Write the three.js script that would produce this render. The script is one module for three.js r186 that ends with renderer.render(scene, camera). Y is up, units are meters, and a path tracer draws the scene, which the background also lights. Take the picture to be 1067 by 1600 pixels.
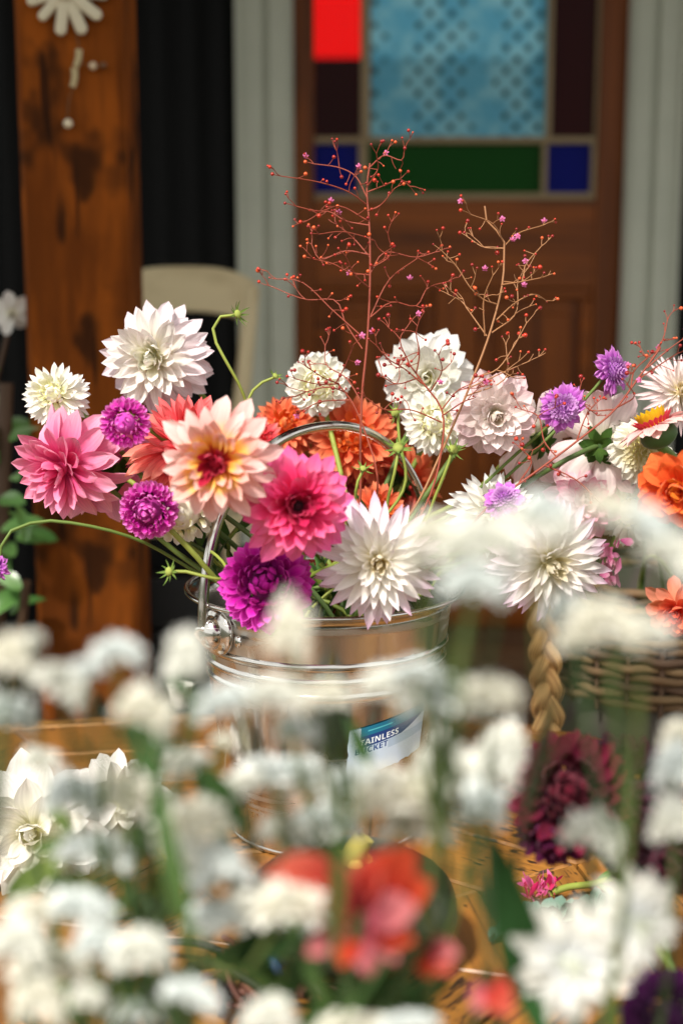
import * as THREE from 'three';
import { mergeGeometries } from 'three/addons/utils/BufferGeometryUtils.js';
import { RoundedBoxGeometry } from 'three/addons/geometries/RoundedBoxGeometry.js';

// ------------------------------------------------------------------ camera, sky, sun, exposure
const scene = new THREE.Scene();
const PITCH = 10 * Math.PI / 180, FOV = 39.6, CAM = new THREE.Vector3(0, 1.34, 0);
const camera = new THREE.PerspectiveCamera(FOV, 682 / 1024, 0.05, 900);
camera.position.copy(CAM);
camera.rotation.set(-PITCH, 0, 0);
camera.focus = 1.42;
camera.userData.fStop = 2.65;
scene.add(camera);
{
  const W = 64, H = 32, a = new Float32Array(W * H * 4);
  for (let j = 0; j < H; j++) {
    const el = (j + 0.5) / H * 2 - 1;                       // row 0 is straight down
    const k = Math.max(0, el);
    const c = [1.0 - 0.06 * k, 0.985 - 0.03 * k, 0.93 + 0.02 * k];
    for (let i = 0; i < W; i++) { const o = (j * W + i) * 4; for (let n = 0; n < 3; n++) a[o + n] = c[n] * 0.72; a[o + 3] = 1; }
  }
  const sky = new THREE.DataTexture(a, W, H, THREE.RGBAFormat, THREE.FloatType);
  sky.mapping = THREE.EquirectangularReflectionMapping; sky.magFilter = THREE.LinearFilter; sky.needsUpdate = true;
  scene.background = sky; scene.environment = sky;
}
const sun = new THREE.DirectionalLight(new THREE.Color(1.0, 0.95, 0.86), 3.4);
sun.position.set(-1.9, 5.4, 1.9); sun.target.position.set(0, 0.8, -1.5);
sun.castShadow = true; sun.shadow.radius = 14; sun.shadow.mapSize.set(2048, 2048);
Object.assign(sun.shadow.camera, { left: -4, right: 4, top: 4, bottom: -4, near: 0.1, far: 16 });
scene.add(sun, sun.target);
const renderer = new THREE.WebGLRenderer({ antialias: true });
renderer.toneMapping = THREE.LinearToneMapping;
renderer.toneMappingExposure = 1.9;
renderer.shadowMap.enabled = true;

// ------------------------------------------------------------------ helpers
const F = 800 / Math.tan(FOV / 2 * Math.PI / 180);
const SP = Math.sin(PITCH), CP = Math.cos(PITCH);
const V = (x, y, z) => new THREE.Vector3(x, y, z);
const dirOf = (u, v) => { const x = (u - 533.5) / F, y = -(v - 800) / F; return V(x, y * CP - SP, -y * SP - CP); };
const at = (u, v, d) => dirOf(u, v).multiplyScalar(d).add(CAM);                        // pixel + depth along the lens axis
const onY = (u, v, y) => { const d = dirOf(u, v); return d.multiplyScalar((y - CAM.y) / d.y).add(CAM); };
const onZ = (u, v, z) => { const d = dirOf(u, v); return d.multiplyScalar((z - CAM.z) / d.z).add(CAM); };
const px2m = (p, d) => p * d / F;
let seed = 7;
const reseed = (s) => { seed = s; };
function rnd() { seed = (seed + 0x6D2B79F5) | 0; let t = Math.imul(seed ^ (seed >>> 15), 1 | seed); t = (t + Math.imul(t ^ (t >>> 7), 61 | t)) ^ t; return ((t ^ (t >>> 14)) >>> 0) / 4294967296; }
const rr = (a, b) => a + (b - a) * rnd();
const clamp = (x, a = 0, b = 1) => Math.min(b, Math.max(a, x));
const lerp = (a, b, t) => a + (b - a) * t;
const smooth = (a, b, x) => { const t = clamp((x - a) / (b - a)); return t * t * (3 - 2 * t); };
const C = (h) => new THREE.Color(h);
const taken = new Map();
function numbered(n) { const k = taken.get(n) || 0; taken.set(n, k + 1); return k ? `${n}_${String(k).padStart(3, '0')}` : n; }
function tag(o, label, category, group, kind) { if (label) o.userData.label = label; if (category) o.userData.category = category; if (group) o.userData.group = group; if (kind) o.userData.kind = kind; return o; }
function thing(name, label, category, group, pos) { const g = new THREE.Group(); g.name = numbered(name); if (pos) g.position.copy(pos); scene.add(g); return tag(g, label, category, group); }
function part(name, geo, mat, parent, label) { const m = new THREE.Mesh(geo, mat); m.name = name; parent.add(m); if (label) m.userData.label = label; return m; }
function struct(name, geo, mat) { const m = new THREE.Mesh(geo, mat); m.name = numbered(name); m.userData.kind = 'structure'; scene.add(m); return m; }
const bx = (w, h, d, x = 0, y = 0, z = 0, r = 0) => { const g = r ? new RoundedBoxGeometry(w, h, d, 2, r) : new THREE.BoxGeometry(w, h, d); g.translate(x, y, z); return g; };
const tube = (pts, r, seg = 20, rad = 6, closed = false) => new THREE.TubeGeometry(new THREE.CatmullRomCurve3(pts, closed), seg, r, rad, closed);
function merge(list) { return mergeGeometries(list.map((g) => { const n = g.index ? g.toNonIndexed() : g; for (const k of Object.keys(n.attributes)) if (!['position', 'normal', 'uv'].includes(k)) n.deleteAttribute(k); return n; })); }
function taperTube(pts, r0, r1, seg = 16, rad = 6) {
  const g = tube(pts, 1, seg, rad), c = new THREE.CatmullRomCurve3(pts), p = g.attributes.position;
  for (let i = 0; i <= seg; i++) { const q = c.getPointAt(i / seg), r = lerp(r0, r1, i / seg); for (let j = 0; j <= rad; j++) { const k = i * (rad + 1) + j; p.setXYZ(k, q.x + (p.getX(k) - q.x) * r, q.y + (p.getY(k) - q.y) * r, q.z + (p.getZ(k) - q.z) * r); } }
  return g;
}
// tileable value noise
function noiseGrid(n, s) { reseed(s); const a = new Float32Array(n * n); for (let i = 0; i < a.length; i++) a[i] = rnd(); return a; }
const NG = noiseGrid(256, 99);
function vn(x, y, px, py) { const xi = Math.floor(x), yi = Math.floor(y), fx = x - xi, fy = y - yi, m = (a, b) => ((a % b) + b) % b; const g = (i, j) => NG[(m(j, py) % 256) * 256 + (m(i, px) % 256)]; const u = fx * fx * (3 - 2 * fx), v = fy * fy * (3 - 2 * fy); return lerp(lerp(g(xi, yi), g(xi + 1, yi), u), lerp(g(xi, yi + 1), g(xi + 1, yi + 1), u), v); }
function fbm(u, v, fx, fy, oct = 4) { let s = 0, a = 0.5, n = 0; for (let i = 0; i < oct; i++) { s += a * vn(u * fx + i * 17, v * fy + i * 31, fx, fy); n += a; a *= 0.5; fx *= 2; fy *= 2; } return s / n; }
function dataTex(W, H, fn, srgb = true) {
  const a = new Uint8Array(W * H * 4);
  for (let j = 0; j < H; j++) for (let i = 0; i < W; i++) { const c = fn(i / W, j / H), o = (j * W + i) * 4; for (let k = 0; k < 3; k++) a[o + k] = clamp(c[k]) * 255; a[o + 3] = 255; }
  const t = new THREE.DataTexture(a, W, H); t.wrapS = t.wrapT = THREE.RepeatWrapping; t.magFilter = THREE.LinearFilter; t.minFilter = THREE.LinearMipmapLinearFilter; t.generateMipmaps = true; if (srgb) t.colorSpace = THREE.SRGBColorSpace; t.needsUpdate = true; return t;
}
const mix3 = (a, b, t) => [lerp(a[0], b[0], t), lerp(a[1], b[1], t), lerp(a[2], b[2], t)];
const rgb = (r, g, b) => [r / 255, g / 255, b / 255];
// wood: u runs along the grain
function woodTex(W, H, light, dark, crack, o = {}) {
  const fu = o.fu || 3, fv = o.fv || 24, pits = o.pits ?? 0.5, blotch = o.blotch ?? 0;
  const f = (u, v) => {
    const w = v + 0.02 * fbm(u, v, 4, 6, 3);
    const g1 = fbm(u, w, fu, fv, 4), g2 = fbm(u + .3, w, fu * 2, fv * 5, 3);
    let t = smooth(0.25, 0.75, 0.62 * g1 + 0.38 * g2);
    let c = mix3(light, dark, t);
    const b = fbm(u + .11, v + .7, 4, 4, 4); c = mix3(c, dark, blotch * smooth(0.5, 0.72, b));
    const b2 = fbm(u + .51, v + .2, 5, 6, 4); c = mix3(c, crack, blotch * 0.9 * smooth(0.58, 0.75, b2));
    const line = fbm(u + .77, w, fu, fv * 3, 2); c = mix3(c, crack, 0.75 * smooth(0.74, 0.8, line));
    const p = fbm(u + .2, v + .4, 90, 190, 2) * 0.55 + 0.45 * fbm(u, v, 5, 7, 2); c = mix3(c, crack, pits * smooth(0.62, 0.72, p));
    return [c, t, line, p];
  };
  return { map: dataTex(W, H, (u, v) => f(u, v)[0]), bump: dataTex(W >> 1, H >> 1, (u, v) => { const q = f(u, v); const h = 0.8 - 0.35 * q[1] - 0.4 * smooth(0.72, 0.8, q[2]) - 0.4 * pits * smooth(0.6, 0.72, q[3]); return [h, h, h]; }, false) };
}
function rep(t, x, y, r = 0) { const c = t.clone(); c.repeat.set(x, y); c.rotation = r; c.needsUpdate = true; return c; }
function std(o) { return new THREE.MeshStandardMaterial(o); }
function phys(o) { return new THREE.MeshPhysicalMaterial(o); }

// ------------------------------------------------------------------ setting: ground, deck, house
const TABLE = 0.74, DECK = 0.41, WALLZ = -3.6;
const groundTex = dataTex(256, 256, (u, v) => mix3(rgb(38, 36, 26), rgb(66, 72, 40), smooth(.3, .7, fbm(u, v, 8, 8, 5))));
{ const g = new THREE.PlaneGeometry(600, 600); g.rotateX(-Math.PI / 2); struct('ground', g, std({ map: rep(groundTex, 500, 500), roughness: 1 })); }
const deckWood = woodTex(1024, 256, rgb(128, 94, 60), rgb(88, 62, 40), rgb(40, 28, 20), { fu: 3, fv: 20, pits: .4, blotch: .5 });
const deckMats = [0, 1, 2].map((k) => { const m = rep(deckWood.map, .6, 2.2), b = rep(deckWood.bump, .6, 2.2); m.offset.set(.3 * k, .37 * k); b.offset.copy(m.offset); return std({ map: m, bumpMap: b, bumpScale: .002, roughness: .7, color: [0xffffff, 0xe8ddd0, 0xd8cfc8][k] }); });
function shapeExtrude(pts, depth, bevel) { const s = new THREE.Shape(pts.map((p) => new THREE.Vector2(p[0], p[1]))); return new THREE.ExtrudeGeometry(s, { depth, bevelEnabled: !!bevel, bevelThickness: bevel || 0, bevelSize: bevel || 0, bevelOffset: -(bevel || 0), bevelSegments: 1, curveSegments: 6 }); }
{
  const deck = new THREE.Group(); deck.name = 'deck_floor'; deck.userData.kind = 'structure'; scene.add(deck);
  const g = shapeExtrude([[-2.6, 0], [2.6, 0], [2.6, .108], [-2.6, .108]], .024, .004); g.rotateX(-Math.PI / 2);
  for (let k = 0; k < 12; k++) { const p = part('plank', g, deckMats[k % 3], deck); p.position.set(0, DECK - .028, -2.2 - k * .1135); }
  part('riser', bx(5.2, DECK - .03, .03, 0, (DECK - .03) / 2, -2.24), std({ color: 0x14120f, roughness: .85 }), deck);
}
// corrugated dark cladding, two runs either side of the door and over it
const ironMat = phys({ color: C(0x040506), roughness: .65, specularIntensity: .35 });
function corrugated(x0, x1, y0, y1, z) {
  const n = Math.ceil((x1 - x0) / .0095), pos = [], idx = [];
  for (let i = 0; i <= n; i++) { const x = lerp(x0, x1, i / n), zz = z + .009 * Math.sin(x / .076 * Math.PI * 2); pos.push(x, y0, zz, x, y1, zz); if (i < n) { const a = i * 2; idx.push(a, a + 2, a + 1, a + 1, a + 2, a + 3); } }
  const g = new THREE.BufferGeometry(); g.setAttribute('position', new THREE.Float32BufferAttribute(pos, 3)); g.setIndex(idx); g.computeVertexNormals(); return g;
}
const cL = onZ(371, 200, WALLZ).x, cLi = onZ(459, 200, WALLZ).x, cRi = onZ(975, 200, WALLZ).x, cR = onZ(1060, 200, WALLZ).x;
{
  const w = thing('house_wall', 'black corrugated iron house wall behind the porch post and beside the door', 'wall');
  const top = 3.3, sheets = [[-2.7, -1.85], [-1.85, -1.0], [-1.0, cL + .02]];
  for (const [a, b] of sheets) part('corrugated_sheet', corrugated(a, b + .01, DECK, top, WALLZ + .0), ironMat, w);
  part('corrugated_sheet', corrugated(cR - .02, cR + .9, DECK, top, WALLZ), ironMat, w);
  part('corrugated_sheet', corrugated(cR + .89, 2.8, DECK, top, WALLZ), ironMat, w);
  part('corrugated_sheet', corrugated(cL, cR, 2.52, top, WALLZ), ironMat, w);
  part('backing', merge([bx(cL + 2.7, top - DECK, .08, (cL - 2.7) / 2 + .02, (top + DECK) / 2, WALLZ - .06), bx(2.8 - cR, top - DECK, .08, (cR + 2.8) / 2 - .02, (top + DECK) / 2, WALLZ - .06), bx(cR - cL, top - 2.54, .08, (cR + cL) / 2, (top + 2.54) / 2, WALLZ - .06)]), std({ color: 0x0b0c0c, roughness: .9 }), w);
  tag(w, null, null);
}
// veranda roof over the deck
{
  const r = thing('porch_roof', 'porch roof over the deck and the timber door', 'roof');
  const m = std({ color: 0x3a2f26, roughness: .8 }), iron = std({ color: 0x2c3134, roughness: .5 });
  const sh = part('roof_sheet', bx(5.2, .03, 3.1, 0, 3.05, -2.15), iron, r); sh.rotation.x = 0;
  for (let k = 0; k < 6; k++) part('rafter', bx(.07, .12, 2.8, -2.4 + k * .95, 2.972, -2.17), m, r);
  part('beam', bx(5.1, .17, .1, 0, 2.95, -.7), m, r);
}
// hall behind the door, closed except for a high window at its far end
{
  const h = new THREE.Group(); h.name = 'hall_interior'; h.userData.kind = 'structure'; scene.add(h);
  const m = std({ color: 0x4b4238, roughness: .9 }), zf = -6.6, zn = WALLZ - .11, xl = -.75, xr = 1.25, yt = 3.3;
  part('floor', bx(2.2, .05, 3.0, .25, DECK - .03, (zf + zn) / 2), m, h);
  part('ceiling', bx(2.2, .05, 1.5, .25, yt + .03, zf + .75), m, h);
  part('side_wall', bx(.05, yt - DECK, 3.0, xl - .03, (yt + DECK) / 2, (zf + zn) / 2), m, h);
  part('side_wall', bx(.05, yt - DECK, 3.0, xr + .03, (yt + DECK) / 2, (zf + zn) / 2), m, h);
  const sill = onZ(530, 92, zf).y, a = onZ(440, 0, zf).x, b = onZ(845, 0, zf).x;
  part('end_wall', merge([bx(2.0, sill - DECK, .05, .25, (sill + DECK) / 2, zf), bx(a - xl, yt - sill, .05, (a + xl) / 2, (yt + sill) / 2, zf + .001), bx(xr - b, yt - sill, .05, (xr + b) / 2, (yt + sill) / 2, zf + .001)]), m, h);
}
// ------------------------------------------------------------------ door and its casing
const paint = dataTex(256, 256, (u, v) => { const t = fbm(u, v, 6, 12, 5); return mix3(rgb(190, 193, 178), rgb(174, 178, 164), t); });
const sage = std({ map: rep(paint, 1, 1), roughness: .55 });
{
  const t = thing('door_casing', 'wide sage grey moulded casing around the timber door', 'door frame');
  const H = 2.5 - DECK, prof = (w) => [[0, 0], [w, 0], [w, .018], [w * .9, .034], [w * .6, .036], [w * .56, .022], [w * .5, .022], [w * .46, .034], [w * .12, .03], [w * .06, .042], [0, .042]];
  const mk = (w, mir) => { const p = prof(w).map(([x, z]) => [mir ? w - x : x, z]); if (mir) p.reverse(); const g = shapeExtrude(p, H, 0); g.rotateX(-Math.PI / 2); g.scale(1, 1, -1); const ix = g.index; if (!ix) { const q = g.attributes.position; void q; } g.computeVertexNormals(); return g; };
  const a = part('architrave', mk(cLi - cL, false), sage, t); a.position.set(cL, DECK, WALLZ + .012);
  const b = part('architrave', mk(cR - cRi, true), sage, t); b.position.set(cRi, DECK, WALLZ + .012);
  part('head', bx(cR - cL, .12, .05, (cR + cL) / 2, 2.56, WALLZ + .035), sage, t);
}
const doorWood = woodTex(1024, 256, rgb(140, 74, 20), rgb(100, 50, 12), rgb(48, 24, 8), { fu: 3, fv: 18, pits: .15, blotch: .45 });
const doorM = phys({ specularIntensity: .4, map: rep(doorWood.map, .5, 2), bumpMap: rep(doorWood.bump, .5, 2), bumpScale: .0008, roughness: .42 });
const doorMv = phys({ specularIntensity: .4, map: rep(doorWood.map, .5, 2, Math.PI / 2), bumpMap: rep(doorWood.bump, .5, 2, Math.PI / 2), bumpScale: .0008, roughness: .42 });
function planar(g, sx = 1, sy = 1) { const p = g.attributes.position, uv = g.attributes.uv; for (let i = 0; i < p.count; i++) uv.setXY(i, p.getX(i) * sx, p.getY(i) * sy); return g; }
{
  const DZ = WALLZ - .03, X = (u) => onZ(u, 260, DZ).x, Y = (v) => onZ(533, v, DZ).y;
  const t = thing('front_door', 'brown timber front door with stained glass panes above moulded panels', 'door');
  const box = (u0, u1, v0, v1, th, dz = 0, r = .003) => planar(bx(X(u1) - X(u0), Y(v0) - Y(v1), th, (X(u0) + X(u1)) / 2, (Y(v0) + Y(v1)) / 2, DZ + dz, r));
  const yb = DECK + .02, vb = 978, top = 2.5;
  // stiles, rails
  const tall = (u0, u1, y0, y1, th = .045, dz = 0) => planar(bx(X(u1) - X(u0), y1 - y0, th, (X(u0) + X(u1)) / 2, (y0 + y1) / 2, DZ + dz, .003));
  part('stile', tall(456, 491, yb, top), doorMv, t);
  part('stile', tall(930, 976, yb, top), doorMv, t);
  part('rail', box(491.3, 929.7, 313, 450, .044), doorM, t);
  part('rail', box(491.3, 929.7, 900, vb, .044), doorM, t);
  part('rail', tall(491.3, 929.7, 2.4, top, .044), doorM, t);
  part('stile', tall(682, 748, Y(899.5), Y(450.5), .043), doorMv, t);
  for (const [a, b] of [[491.5, 681.5], [748.5, 929.5]]) {
    const p = part('panel', box(a, b, 450.5, 899, .014, -.008), doorMv, t);
    const w = 17, m = (u0, u1, v0, v1) => box(u0, u1, v0, v1, .022, .006, .006);
    for (const g of [m(a, b, 451, 451 + w), m(a, b, 899 - w, 899), m(a, a + w, 451 + w, 899 - w), m(b - w, b, 451 + w, 899 - w)]) part('moulding', g, doorM, p);
    part('raised_field', box(a + 34, b - 34, 490, 860, .02, .004, .006), doorMv, p);
  }
  // glazing bars, tan timber
  const bar = std({ color: C(0x8d7a5b), roughness: .6 });
  const topv = -190;
  for (const [u0, u1, v0, v1] of [[563, 578, topv, 214], [849, 858, topv, 214], [491.5, 929, 214.3, 225], [491.5, 929, 302, 312.6], [560, 574, 225.3, 301.7], [845, 853, 225.3, 301.7], [921.5, 929, 225.3, 301.7], [925, 929, topv, 214]]) part('glazing_bar', box(u0, u1, v0, v1, .03, .004), bar, t);
  const gl = (name, u0, u1, v0, v1, mat, label) => part(name, planar(bx(X(u1) - X(u0), Y(v0) - Y(v1), .003, (X(u0) + X(u1)) / 2, (Y(v0) + Y(v1)) / 2, DZ), 1, 1), mat, t, label);
  const sheet = (name, u0, u1, v0, v1, mat, label) => { const g = new THREE.PlaneGeometry(X(u1) - X(u0), Y(v0) - Y(v1)); g.translate((X(u0) + X(u1)) / 2, (Y(v0) + Y(v1)) / 2, DZ); planar(g); return part(name, g, mat, t, label); };
  void gl;
  const glass = (c, o = {}) => phys({ color: c, transmission: 1, thickness: 0, roughness: .12, ior: 1.45, specularIntensity: .12, ...o });
  const red = glass(C(0xc80a0a)), green = glass(C(0x1a5a1c), { roughness: .35, transmission: .5 }), blue = glass(C(0x101c90), { roughness: .35, transmission: .5 });
  sheet('red_pane', 490, 564, topv, 215, red, 'bright red glass pane');
  sheet('red_pane', 857, 927, topv, 215, glass(C(0x4a0608), { transmission: .6 }), 'dark red glass pane');
  sheet('blue_pane', 490, 561, 224, 303, blue, 'deep blue glass pane');
  sheet('blue_pane', 852, 923, 224, 303, blue, 'deep blue glass pane');
  sheet('green_pane', 573, 846, 224, 303, green, 'dark green glass pane');
  // pressed lattice-patterned pale blue glass
  const S = 256, lat = (u, v) => { const a = Math.abs(((u + v) * 1) % 1 - .5) * 2, b = Math.abs(((u - v + 4) * 1) % 1 - .5) * 2; const du = Math.min(Math.abs(((u + 1) % 1) - .5), 1), dv = Math.abs(v % 1 - .5); const du2 = Math.min(u % 1, 1 - u % 1), dv2 = Math.min(v % 1, 1 - v % 1); const spot = Math.max(smooth(.2, .1, Math.hypot(du, dv)), smooth(.2, .1, Math.hypot(du2, dv2))); const line = Math.max(smooth(.82, .97, a), smooth(.82, .97, b)) * .4; return [spot, line]; };
  const pat = dataTex(S, S, (u, v) => { const U = u * 4, Vv = v * 4, [s, l] = lat(U, Vv); const n = fbm(u, v, 4, 4, 4), keep = smooth(.34, .52, fbm(u + .4, v + .2, 3, 3, 3)); let c = mix3(rgb(158, 228, 246), rgb(108, 198, 232), smooth(.3, .7, n)); c = mix3(c, rgb(84, 156, 186), l * keep * .7); c = mix3(c, rgb(22, 66, 88), s * keep * .9); return c; });
  const pm = rep(pat, 1 / .215, 1 / .215);
  sheet('patterned_pane', 577, 850, topv, 215, phys({ color: 0xffffff, map: pm, transmission: .55, thickness: 0, roughness: .92, ior: 1.45 }), 'pale blue glass with a pressed lattice pattern');
}

// ------------------------------------------------------------------ porch post and what hangs on it
const postWood = woodTex(512, 512, rgb(146, 76, 20), rgb(100, 50, 12), rgb(40, 20, 8), { fu: 3, fv: 8, pits: .1, blotch: .85 });
const postM = phys({ specularIntensity: .25, map: rep(postWood.map, 1.6, 2, Math.PI / 2), bumpMap: rep(postWood.bump, 1.6, 2, Math.PI / 2), bumpScale: .002, roughness: .85 });
const POSTZ = -2.26, pxl = onZ(40, 500, POSTZ).x, pxr = onZ(203, 500, POSTZ).x, postC = (pxl + pxr) / 2, postW = pxr - pxl;
{
  const w = postW, c = .008, g = shapeExtrude([[-w / 2 + c, -w / 2], [w / 2 - c, -w / 2], [w / 2, -w / 2 + c], [w / 2, w / 2 - c], [w / 2 - c, w / 2], [-w / 2 + c, w / 2], [-w / 2, w / 2 - c], [-w / 2, -w / 2 + c]], 2.45, 0);
  g.rotateX(-Math.PI / 2);
  { const p = g.attributes.position, nn = g.attributes.normal, uv = g.attributes.uv; for (let i = 0; i < p.count; i++) { const side = Math.abs(nn.getX(i)) > .7; uv.setXY(i, (side ? p.getZ(i) + .5 : p.getX(i)), p.getY(i)); } }
  const o = new THREE.Group(); o.name = 'porch_post'; scene.add(o); o.position.set(postC, DECK, POSTZ - w / 2);
  tag(o, 'thick square red-brown timber porch post with dark stains', 'post');
  part('timber', g, postM, o);
  const bolt = new THREE.CylinderGeometry(.009, .009, .012, 10); bolt.rotateX(Math.PI / 2);
  for (const y of [.09, .2]) { const b = part('bolt', bolt, std({ color: 0x30302c, metalness: .7, roughness: .5 }), o); b.position.set(.02, y, w / 2 + .003); }
}
const creamM = std({ color: C(0xd6cdb4), roughness: .75 });
{
  const c = onZ(102, -16, POSTZ + .018), t = thing('daisy_ornament', 'cream wooden daisy ornament hanging on the timber post', 'ornament', null, c), DS = .76;
  const pg = new THREE.CapsuleGeometry(.0115, .045, 6, 12); pg.translate(0, .052, 0); pg.scale(1, 1, .5);
  const ang = [-100, -72, -42, -8, 22, 52, 84, 112, 140, 166, 196, 222];
  reseed(5);
  for (const a of ang) { const p = part('petal', pg, creamM, t); p.rotation.z = (a + 180) * Math.PI / 180; p.scale.setScalar(DS * rr(.88, 1.08)); p.position.z = rr(-.002, .004); }
  const b = new THREE.SphereGeometry(.017, 16, 10); b.scale(1, 1, .5); part('boss', b, creamM, t).position.z = .006;
  const L = (u, v) => onZ(u, v, POSTZ + .014).sub(c);
  part('string', merge([tube([L(118, 45), L(124, 75), L(121, 100)], .0009, 8, 5), tube([L(121, 108), L(115, 135), L(108, 160), L(106, 190)], .0009, 8, 5), tube([L(122, 100), L(146, 100), L(164, 102)], .0007, 8, 5)]), std({ color: 0x5d4a35, roughness: .9 }), t);
  const stick = (p, q) => part('driftwood_bit', taperTube([L(...p), L((p[0] + q[0]) / 2 + 2, (p[1] + q[1]) / 2), L(...q)], .0055, .005, 6, 8), std({ color: 0xb9a982, roughness: .8 }), t);
  stick([124, 77], [119, 104]); stick([117, 106], [114, 136]);
  for (const [u, v, r, col] of [[146, 103, 6.2, 0xd2bda0], [162, 102, 5, 0x6b4a30], [107, 193, 7, 0xe3d8bd]]) { const s = part('bead', new THREE.SphereGeometry(px2m(r, 2.28), 14, 10), std({ color: col, roughness: .5 }), t); s.position.copy(L(u, v)); }
}
// ------------------------------------------------------------------ chair behind the post
{
  const cz = -2.95, P = (u, v, dz = 0) => onZ(u, v, cz + dz);
  const t = thing('cafe_chair', 'cream painted wooden chair with a curved top rail against the black wall', 'chair');
  const m = std({ map: rep(dataTex(128, 128, (u, v) => mix3(rgb(214, 198, 160), rgb(188, 170, 132), smooth(.35, .75, fbm(u, v, 5, 9, 4)))), 2, 2), roughness: .6 });
  const cx = P(285, 450).x, hw = P(402, 450).x - cx;
  // curved slab: sweep a section along an arc bowed backwards
  const top = P(285, 416).y, bot = P(285, 488).y, n = 20, pos = [], idx = [];
  for (let i = 0; i <= n; i++) {
    const s = i / n * 2 - 1, x = cx + s * hw, z = cz - .06 * (1 - s * s), e = Math.pow(Math.abs(s), 3), yt = top - .028 * e * 1.2, yb = bot - .022 * s * s;
    for (const [y, dz] of [[yb + .003, 0], [yb, .004], [yb, .016], [yb + .003, .02], [yt - .003, .02], [yt, .016], [yt, .004], [yt - .003, 0]]) pos.push(x, y, z + dz);
    if (i < n) for (let k = 0; k < 8; k++) { const a = i * 8 + k, b = i * 8 + (k + 1) % 8; idx.push(a, b, a + 8, b, b + 8, a + 8); }
  }
  for (const o of [0, n * 8]) for (let k = 1; k < 7; k++) idx.push(o, o + k, o + k + 1);
  const g = new THREE.BufferGeometry(); g.setAttribute('position', new THREE.Float32BufferAttribute(pos, 3)); g.setIndex(idx);
  const ng = g.toNonIndexed(); ng.computeVertexNormals(); { const p = ng.attributes.position, uv = []; for (let i = 0; i < p.count; i++) uv.push(p.getX(i), p.getY(i)); ng.setAttribute('uv', new THREE.Float32BufferAttribute(uv, 2)); }
  part('top_rail', ng, m, t);
  const seatY = DECK + .46;
  for (const s of [-1, 1]) {
    const a = V(cx + s * hw * .93, bot + .05, cz + .005), b = V(cx + s * hw * .62, seatY, cz + .06), c = V(cx + s * hw * .78, DECK, cz - .03);
    part('back_leg', tube([a, a.clone().lerp(b, .5).add(V(s * .004, 0, 0)), b, c], .0165, 20, 10), m, t);
    part('front_leg', tube([V(cx + s * hw * .8, seatY, cz + .42), V(cx + s * hw * .9, DECK, cz + .46)], .016, 8, 10), m, t);
  }
  const seat = new THREE.CylinderGeometry(.2, .195, .03, 40); seat.scale(1, 1, 1.08); part('seat', seat, m, t).position.set(cx, seatY, cz + .25);
  part('stretcher', new THREE.TorusGeometry(.15, .009, 8, 32).rotateX(Math.PI / 2), m, t).position.set(cx, DECK + .24, cz + .22);
}
// dark planter box on the deck, behind the bucket
{
  const a = onZ(214, 900, -2.46), b = onZ(420, 900, -2.46);
  const t = thing('planter_box', 'low black slatted planter box on the deck beside the timber post', 'planter'), m = std({ color: 0x16181a, roughness: .55 });
  const w = b.x - a.x + .1, h = .38, x = (a.x + b.x) / 2 - .04;
  for (let k = 0; k < 4; k++) part('board', bx(w, h / 4 - .006, .02, x, DECK + h / 8 + k * h / 4, -2.46, .004), m, t);
  part('board', bx(w, h - .01, .02, x, DECK + h / 2, -2.76, .004), m, t);
  for (const s of [-1, 1]) part('end_panel', bx(.02, h - .01, .28, x + s * (w / 2 - .012), DECK + h / 2, -2.61, .004), m, t);
  part('soil', bx(w - .05, .02, .27, x, DECK + h - .06, -2.61), std({ color: 0x120d09, roughness: 1 }), t);
}

// ------------------------------------------------------------------ octagonal plank table
const tableWood = woodTex(1024, 512, rgb(162, 115, 52), rgb(124, 84, 36), rgb(50, 32, 17), { fu: 2, fv: 26, pits: .95, blotch: .3 });
const tableMats = [0, 1, 2, 3].map((k) => { const m = rep(tableWood.map, .8, 1.7), b = rep(tableWood.bump, .8, 1.7); m.offset.set(.23 * k, .31 * k); b.offset.copy(m.offset); return phys({ map: m, bumpMap: b, bumpScale: .0016, roughness: .5, clearcoat: .2, clearcoatRoughness: .35, color: [0xffffff, 0xf2e6d8, 0xe6dccd, 0xfff2e0][k] }); });
const TC = V(-.06, 0, -1.175), TR = .685;
{
  const t = thing('octagonal_table', 'weathered golden octagonal timber table under the flowers', 'table', null, V(TC.x, 0, TC.z));
  const edges = [TR, TR - .032]; while (edges[edges.length - 1] > .12) edges.push(edges[edges.length - 1] - .1105); edges[edges.length - 1] = 0;
  const T8 = Math.tan(Math.PI / 8);
  for (let s = 0; s < 8; s++) {
    const beta = (-9 + 45 * s) * Math.PI / 180;
    for (let k = 0; k + 1 < edges.length; k++) {
      const o = edges[k] - .0022, i = edges[k + 1] + .0022, m = .0012;
      const g = shapeExtrude([[-o * T8 + m, o], [-Math.max(0, i * T8 - m), i], [Math.max(.0005, i * T8 - m), i], [o * T8 - m, o]].reverse(), k ? .026 : .036, .0025);
      g.rotateX(-Math.PI / 2);
      const p = part(k ? 'plank' : 'edge_strip', g, tableMats[(s * 3 + k) % 4], t);
      p.position.y = TABLE - (k ? .0285 : .0385); p.rotation.y = -beta;
    }
  }
  const m = tableMats[2];
  for (let k = 0; k < 4; k++) { const a = (36 + 90 * k) * Math.PI / 180; part('leg', bx(.07, TABLE - .04, .07, Math.sin(a) * .45, (TABLE - .04) / 2, -Math.cos(a) * .45, .006), m, t); }
  for (let k = 0; k < 2; k++) { const b = part('bearer', bx(1.1, .05, .05, 0, TABLE - .062, 0, .004), m, t); b.rotation.y = (-36 + 90 * k) * Math.PI / 180; b.position.y -= k * .0004; }
}

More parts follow.
